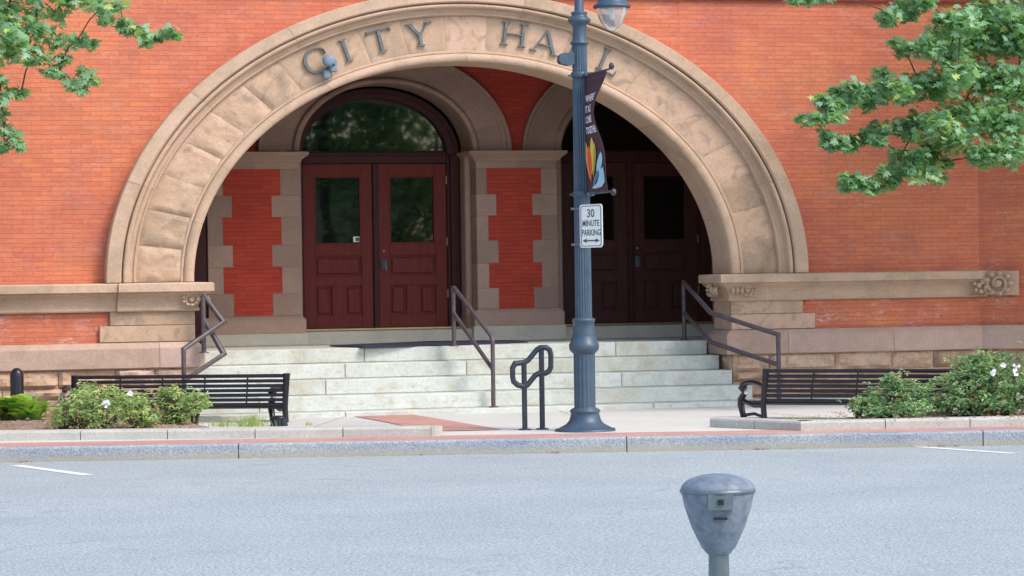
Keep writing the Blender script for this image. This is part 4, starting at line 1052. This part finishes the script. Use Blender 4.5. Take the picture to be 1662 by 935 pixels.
# ================================================================ PLANTS
def star_leaf(L, lob=5):
    """pointed lobed leaf in its own plane: x across, y along"""
    pts = []
    tips = [(-.50, .22), (-.42, .62), (0, 1.0), (.42, .62), (.50, .22)]
    vall = [(-.10, .02), (-.17, .38), (-.14, .62), (.14, .62), (.17, .38), (.10, .02)]
    pts.append(vall[0])
    for i in range(5): pts.append(tips[i]); pts.append(vall[i+1])
    return [(x*L, y*L) for x, y in pts]
def put_leaf(mb, p, size, tint, up=.6, shape='star', droop=.15):
    az = random.uniform(0, 2*math.pi); d = Vector((math.cos(az), math.sin(az), random.uniform(-.9, .45))).normalized()
    nrm = Vector((random.gauss(.1, .5), random.gauss(-.45, .5), random.uniform(.3, 1.2))); nrm = (nrm-d*nrm.dot(d)).normalized(); sdx = d.cross(nrm)
    if shape == 'star':
        pl = star_leaf(size); vs = [p+sdx*x+d*y+nrm*(-droop*size*(x/size)**2*2) for x, y in pl]
        mb.add(vs, [[0, 1, 2], [2, 3, 4], [0, 2, 4, 6, 8, 10], [4, 5, 6], [6, 7, 8], [8, 9, 10]], tint)
    else:
        w_ = size*(.36 if shape == 'oval' else .5)
        vs = [p, p+sdx*w_*.5+d*size*.4+nrm*.12*size, p+sdx*w_*.38+d*size*.75+nrm*.1*size, p+d*size, p-sdx*w_*.38+d*size*.75+nrm*.1*size, p-sdx*w_*.5+d*size*.4+nrm*.12*size]
        mb.add(vs, [[0, 1, 2, 3], [0, 3, 4, 5]], tint)
def cluster_tree(label, ytree, blobs, trunkpx, extra, dens=1.0, trunk_side=-1):
    tx, tz = F(trunkpx, 500, ytree)
    t = thing('tree', label, 'tree', (tx, ytree, 0))
    S_ = FPX/((Vector((tx, ytree, EYE))-CAM).dot(FW))
    tr = MB(); pts = []; rs = []
    for i in range(14): q = i/13; pts.append((tx+.12*math.sin(q*5), ytree+.1*math.cos(q*4), q*8.5)); rs.append(.26*(1-q*.75)+.12*max(0, 1-q*8))
    tr.tube(pts, rs, 14); tr.build('trunk', M['bark'], t)
    cr_ = MB(); tw = MB(); nodes = []
    for (px, py, r) in blobs:
        y = ytree+random.uniform(-.8, .8)*min(1, r/30); c = P3(px, py, y); rad = r/S_
        nodes.append((c, rad))
    for (c, rad) in list(nodes):
        n_ = int(dens*(26+rad*rad*(1250 if rad < .5 else 480)))
        for i in range(n_):
            while True:
                v = Vector((random.gauss(0, .55), random.gauss(0, .5), random.gauss(0, .5)))
                if v.length < 1.5: break
            p = c+Vector((v.x*rad, v.y*rad*1.5, v.z*rad*.8))
            cl = .5+.5*mnoise.noise(Vector((p.x*1.8, p.y*1.8, p.z*1.8)))
            tint = min(.93, max(.02, cl*.75+random.gauss(0, .16)))
            if random.random() < .05: tint = 1.0
            put_leaf(cr_, p, random.uniform(.095, .165), tint)
        # twigs reaching through each clump
        for k in range(2 if rad > .2 else 1):
            e = c+Vector((random.uniform(-1, 1)*rad*.8, random.uniform(-.5, .5)*rad, random.uniform(-.6, .4)*rad))
            tw.tube([c+Vector((-trunk_side*0, 0, .02)), (c+e)/2+Vector((0, 0, .02)), e], [.009, .006, .003], 5)
    # limbs: chain each blob to the nearest one that is closer to the trunk
    tp = Vector((tx, ytree, 0))
    order = sorted(nodes, key=lambda q: abs(q[0].x-tx))
    for i, (c, rad) in enumerate(order):
        cands = [q for q in order[:i]]
        if cands: n0 = min(cands, key=lambda q: (q[0]-c).length)[0]
        else: n0 = Vector((tx, ytree, c.z-.5))
        if (n0-c).length > 2.5: n0 = Vector((tx, ytree, max(1.5, min(8, c.z-.9))))
        k = .005+.006*min(1.5, rad)+.005*(1-i/len(order))
        mid = (c+n0)/2+Vector((0, 0, .05))
        tw.tube([n0, mid, c], [k*1.5, k*1.2, k], 6)
    tw.build('limb', M['bark'], t); cr_.build('crown', M['oakleaf'], t)
    return t
random.seed(11)
LB = [(15, 5, 30), (60, 5, 26), (90, 20, 18), (20, 40, 34), (60, 50, 28), (95, 66, 20), (125, 66, 14), (150, 70, 7), (110, 2, 18), (140, 2, 14), (165, 12, 22), (192, 8, 16), (175, 30, 12), (200, 38, 12), (213, 46, 12), (238, 52, 12), (232, 64, 8), (258, 62, 10), (272, 50, 12), (284, 56, 5),
      (15, 90, 20), (30, 75, 20), (55, 85, 12), (8, 60, 26), (75, 95, 14), (100, 98, 10), (82, 115, 10), (98, 120, 8), (118, 134, 11), (138, 118, 11), (148, 130, 8), (132, 142, 7), (48, 98, 8), (20, 148, 12), (34, 152, 6), (2, 160, 12), (4, 185, 10), (10, 212, 12), (20, 218, 8), (8, 236, 13), (30, 234, 10), (0, 130, 10)]
LB += [(-60, 60, 70), (-70, 160, 60), (-60, -60, 80), (-160, 20, 120), (-170, -160, 140), (-300, -60, 150), (-300, -260, 170), (-420, 40, 120), (-60, -190, 90), (60, -90, 60), (120, -120, 60)]
cluster_tree('leafy tree at the upper left whose thin branches reach over the brick wall', -3.5, LB, -260, [], .85)
RBb = [(1290, 0, 6), (1310, -4, 10), (1340, -6, 10), (1435, 28, 9), (1448, 22, 14), (1468, 12, 18), (1440, 34, 7), (1490, 8, 12), (1500, 2, 12), (1475, 28, 8),
       (1455, 68, 7), (1465, 80, 13), (1480, 76, 10), (1505, 75, 22), (1530, 55, 26), (1560, 35, 30), (1600, 25, 36), (1640, 30, 40), (1580, 70, 30), (1540, 85, 24), (1620, 65, 34), (1655, 70, 30), (1530, 28, 12),
       (1312, 195, 10), (1303, 190, 5), (1325, 192, 8), (1345, 168, 16), (1335, 160, 8), (1352, 190, 13), (1362, 172, 14), (1358, 146, 9), (1380, 160, 16), (1388, 138, 9), (1410, 150, 20), (1412, 168, 9), (1435, 150, 18), (1430, 118, 10), (1440, 135, 14), (1460, 145, 20), (1490, 130, 20), (1475, 155, 12), (1520, 140, 28), (1555, 120, 28), (1590, 125, 30), (1630, 130, 36), (1655, 150, 30),
       (1342, 218, 8), (1345, 235, 9), (1365, 232, 11), (1385, 228, 10), (1378, 240, 6), (1405, 220, 13), (1430, 210, 14), (1425, 228, 9), (1460, 205, 16), (1490, 195, 20), (1480, 222, 10), (1520, 200, 26), (1560, 180, 30), (1600, 190, 34), (1640, 200, 34), (1510, 240, 20), (1550, 225, 26), (1590, 250, 18), (1620, 245, 26), (1655, 245, 26), (1600, 262, 10), (1640, 262, 12),
       (1372, 288, 8), (1385, 292, 11), (1375, 303, 6), (1400, 300, 13), (1425, 295, 14), (1415, 308, 6), (1440, 280, 14), (1450, 292, 12), (1460, 265, 16), (1480, 275, 18), (1485, 250, 14), (1510, 280, 14), (1525, 288, 9), (1505, 262, 16), (1455, 248, 8), (1535, 262, 8)]
RBb += [(1720, 60, 80), (1720, 180, 70), (1760, -60, 110), (1860, 60, 140), (1860, -180, 150), (2000, 0, 150), (1960, -280, 170), (2150, 80, 140), (1640, -70, 60), (1560, -60, 50), (1700, -160, 100), (1480, -50, 40)]
cluster_tree('dense leafy tree at the upper right with drooping branches of lobed leaves', -3.8, RBb, 1980, [], 1.7)

def shrub(label, name, lobes, mat, z0=.09, size=.058, dens=2500, flowers=(), cat='shrub', group=None, ydep=.45):
    c0 = lobes[0]; gx_, gy_ = G(c0[0], c0[4], z0)
    t = thing(name, label, cat, (gx_, gy_, z0), group)
    lf = MB(); br = MB()
    for (px, py, rx, rz_, yb_) in lobes:
        gx1, gy1 = G(px, yb_, z0); c = P3(px, py, gy1+.12); S_ = FPX/((Vector((gx1, gy1, EYE))-CAM).dot(FW))
        RX = rx/S_; RZ = rz_/S_; n_ = int(dens*RX*max(RZ, .2)*1.0)
        foot_ = Vector((gx1, gy1+.12, z0-.03))
        for k in range(12):
            a = random.uniform(0, 6.28); e = c+Vector((math.cos(a)*RX*.8, math.sin(a)*RX*.5, random.uniform(-.3, .8)*RZ))
            br.tube([foot_+Vector((random.uniform(-.05, .05), random.uniform(-.05, .05), 0)), foot_.lerp(e, .5)+Vector((0, 0, .04)), e], [.012, .008, .003], 5)
        for i in range(n_):
            th = random.uniform(0, 2*math.pi); cz = random.uniform(-1, 1); rr_ = random.random()**.35; s_ = math.sqrt(1-cz*cz)
            v = Vector((math.cos(th)*s_, math.sin(th)*s_, cz))*rr_
            wob = 1+.28*mnoise.noise(Vector((v.x*3+px, v.y*3, v.z*3)))
            p = c+Vector((v.x*RX*wob, v.y*min(RX, ydep)*wob, v.z*RZ*wob))
            if p.z < z0+.01: p.z = z0+random.uniform(.01, .10)
            cl = .5+.6*mnoise.noise(Vector((p.x*4, p.y*4, p.z*4+9)))
            if random.random() < .10: p += Vector((random.gauss(0, .08), random.gauss(0, .05), abs(random.gauss(0, .05))))
            tint = min(.9, max(.02, cl*.8+random.gauss(0, .18)))
            if random.random() < .05: tint = 1
            for q in range(random.randint(4, 6)): put_leaf(lf, p+Vector((random.gauss(0, .008),)*3), size*random.uniform(.7, 1.2), tint+random.gauss(0, .05), shape='oval')
    br.build('stem', M['bark'], t); lf.build('foliage', mat, t)
    for (px, py, r) in flowers:
        k0 = lobes[0]; yy = G(k0[0], k0[4], z0)[1]-.25; c = P3(px, py, yy); mb = MB(); S_ = FPX/((c-CAM).dot(FW)); rr_ = r/S_
        for q in range(9):
            o = c+Vector((random.uniform(-1, 1)*rr_, random.uniform(-.5, .5)*rr_, random.uniform(-1, 1)*rr_))
            for s_ in range(5):
                a = s_*1.257; d_ = Vector((math.cos(a), -.4, math.sin(a))).normalized(); e_ = Vector((-math.sin(a), 0, math.cos(a)))
                L_ = .026; mb.add([o, o+d_*L_*.6+e_*L_*.4, o+d_*L_, o+d_*L_*.6-e_*L_*.4], [[0, 1, 2, 3]])
        mb.build('blossom', M['petal'], t)
    return t
random.seed(5)
shrub('large azalea with a few white blossoms before the left half of the left bench', 'azalea_bush',
      [(170, 660, 62, 34, 697), (125, 668, 44, 26, 697), (220, 662, 38, 26, 696), (140, 640, 26, 18, 694), (105, 680, 28, 16, 697), (235, 678, 26, 14, 695)], M['azalea_yellow'], flowers=[(172, 655, 6), (211, 638, 3)])
shrub('smaller azalea before the middle of the left bench', 'azalea_bush', [(295, 656, 40, 26, 690), (275, 640, 22, 16, 690), (318, 652, 24, 18, 688), (285, 678, 26, 10, 690)], M['azalea_yellow'])
shrub('low azalea in front of the slats of the right bench', 'azalea_bush', [(1435, 645, 40, 24, 679), (1400, 655, 24, 14, 680), (1450, 618, 20, 13, 679), (1485, 642, 30, 26, 679), (1425, 665, 42, 10, 680), (1475, 662, 40, 12, 680)], M['azalea'])
shrub('big spreading azalea with white blossoms at the right edge beyond the bench', 'azalea_bush',
      [(1590, 625, 62, 44, 677), (1640, 620, 50, 46, 676), (1535, 640, 46, 32, 673), (1572, 592, 30, 22, 676), (1600, 588, 30, 20, 676), (1700, 630, 60, 46, 676), (1560, 655, 52, 20, 677), (1625, 655, 52, 20, 677)], M['azalea'], flowers=[(1648, 600, 8), (1612, 605, 4), (1655, 643, 4), (1628, 593, 3)])
# broad leaved plant at the left edge
def hosta(label, spots):
    gx_, gy_ = G(spots[0][0], spots[0][1], .09); t = thing('hosta_plant', label, 'plant', (gx_, gy_, .09))
    mb = MB(); mb.sm = True
    for (px, py, n_, L_) in spots:
        x, y = G(px, py, .09)
        for k in range(n_):
            az = random.uniform(0, 6.28); rad_ = L_*random.uniform(.7, 1.1); w_ = rad_*random.uniform(.22, .32); lift = random.uniform(.5, 1.35)
            rows = []
            for i in range(7):
                q = i/6; rr_ = rad_*q*(.8); z = .09+rad_*(1.25*lift*q-.62*lift*q*q); ww = w_*math.sin(math.pi*min(1, q*.97+.03)**.8)
                d_ = Vector((math.cos(az), math.sin(az))); s_ = Vector((-d_.y, d_.x)); o = Vector((x, y))+d_*rr_
                rows.append([(o.x-s_.x*ww, o.y-s_.y*ww, z+ww*.35), (o.x, o.y, z), (o.x+s_.x*ww, o.y+s_.y*ww, z+ww*.35)])
            tt = random.choice([.1, .3, .45, .6, .7, .8]) if random.random() > .1 else 1.0
            mb.grid(rows, tint=tt)
    mb.build('leaves', M['hosta'], t); return t
hosta('low bright green plant with broad leaves at the left edge below the bollard', [(8, 684, 50, .42), (34, 685, 54, .44), (56, 685, 34, .32), (-15, 686, 34, .36), (22, 680, 44, .40)])
# grass tufts behind the planter curb
gr = MB()
for (px, py, n_, spread, hgt) in ((395, 692, 90, 45, .13), (360, 692, 40, 18, .09), (415, 691, 60, 14, .15), (502, 690, 18, 7, .06), (1300, 683, 14, 30, .07), (1345, 682, 18, 40, .09), (1283, 684, 8, 5, .1), (1455, 683, 6, 3, .13), (1640, 690, 4, 4, .03)):
    for i in range(n_):
        x, y = G(px+random.gauss(0, spread*.5), py+random.uniform(-1.5, .3), .11); h = hgt*random.uniform(.5, 1.2); lean = random.gauss(0, .5)*h
        gr.add([(x-.004, y, .10), (x+.004, y, .10), (x+lean*.5+.003, y, .10+h*.7), (x+lean, y, .10+h), (x+lean*.5-.003, y, .10+h*.7)], [[0, 1, 2, 3, 4]], random.random())
kind(gr.build('grass', M['grass']), 'stuff')
# leaf litter along the gutter and on the beds
lt = MB()
for (px, py, z) in [(random.choice([62, 150, 880, 905, 690, 1160, 1240, 1256, 1262, 1300, 1335, 1560, 1590, 1600])+random.gauss(0, 8), None, -.176) for _ in range(38)]:
    A = CL+CD*((Vector(G(px, 740, -.18))-CL).dot(CD)); p = A+CN*abs(random.gauss(.03, .05)); a = random.uniform(0, 6.28); s_ = random.uniform(.015, .04)
    d_ = Vector((math.cos(a), math.sin(a)))
    lt.add([(p.x, p.y, z+.004), (p.x+d_.x*s_, p.y+d_.y*s_, z+.012), (p.x+d_.x*s_*1.6-d_.y*s_*.4, p.y+d_.y*s_*1.6+d_.x*s_*.4, z+.006), (p.x-d_.y*s_, p.y+d_.x*s_, z+.018)], [[0, 1, 2, 3]])
for _ in range(420):
    side = random.random() < .5
    px, py = (random.uniform(-30, 340), random.uniform(684, 697)) if side else (random.uniform(1345, 1662), random.uniform(670, 681))
    x, y = G(px, py, .12); a = random.uniform(0, 6.28); s_ = random.uniform(.012, .035); d_ = Vector((math.cos(a), math.sin(a)))
    lt.add([(x, y, .125), (x+d_.x*s_, y+d_.y*s_, .135), (x+d_.x*s_*1.6, y+d_.y*s_*1.6+s_*.4, .13), (x-d_.y*s_, y+d_.x*s_, .142)], [[0, 1, 2, 3]])
kind(lt.build('leaf_litter', M['litter']), 'stuff')

# ================================================================ ACROSS THE STREET (seen only as reflections in the door glass)
random.seed(31)
def far_tree(label, x, y, r, zc, n_=2600, mt='oakleaf'):
    t = thing('tree', label, 'tree', (x, y, -.18)); tr = MB()
    tr.tube([(x, y, -.2), (x+.1, y, 2), (x-.1, y+.1, zc), (x, y, zc+r)], [.3, .22, .16, .05], 10); tr.build('trunk', M['bark'], t)
    mb = MB(); lobes = [(Vector((x, y, zc))+Vector((random.uniform(-1, 1)*r*.6, random.uniform(-1, 1)*r*.5, random.uniform(-.7, .9)*r)), r*random.uniform(.35, .6)) for _ in range(16)]
    for i in range(n_):
        c, q = random.choice(lobes); v = Vector((random.gauss(0, .5), random.gauss(0, .5), random.gauss(0, .45)))*q
        put_leaf(mb, c+v, random.uniform(.3, .5), random.random()*.8, shape='oval' if i % 2 else 'star')
    mb.build('crown', M[mt], t)
far_tree('dark street tree across the road, mirrored in the right glass pane of the left doors', 13.4, -50, 3.4, 4.4, 3600, 'azalea_yellow')
far_tree('tall street tree across the road, mirrored in the left fanlight', 10.0, -54, 4.4, 9.0, 8000)
far_tree('wide street tree across the road, mirrored in the dark right doors', 20.5, -51, 4.2, 5.2, 4200)
far = thing('stone_house', 'low grey stone house across the road, mirrored in the left glass pane', 'house', (4, -60, -.18))
b = MB(); b.box(-6, 13, -68, -60, -.18, 7.0); b.build('wall', brick_mat('grey coursed stone', (.62, .58, .52), (.52, .48, .43), (.24, .22, .20), bw=.9, bh=.32, stains=False), far)
b = MB(); b.box(-6.4, 13.4, -68.4, -59.6, 7.0, 7.4); b.build('parapet', M['whitebase'], far)
for k in range(4):
    b = MB(); b.box(-4+k*4.3, -2.4+k*4.3, -59.97, -59.9, 1.0, 3.0); w2 = b.build('window', M['pane'], far)
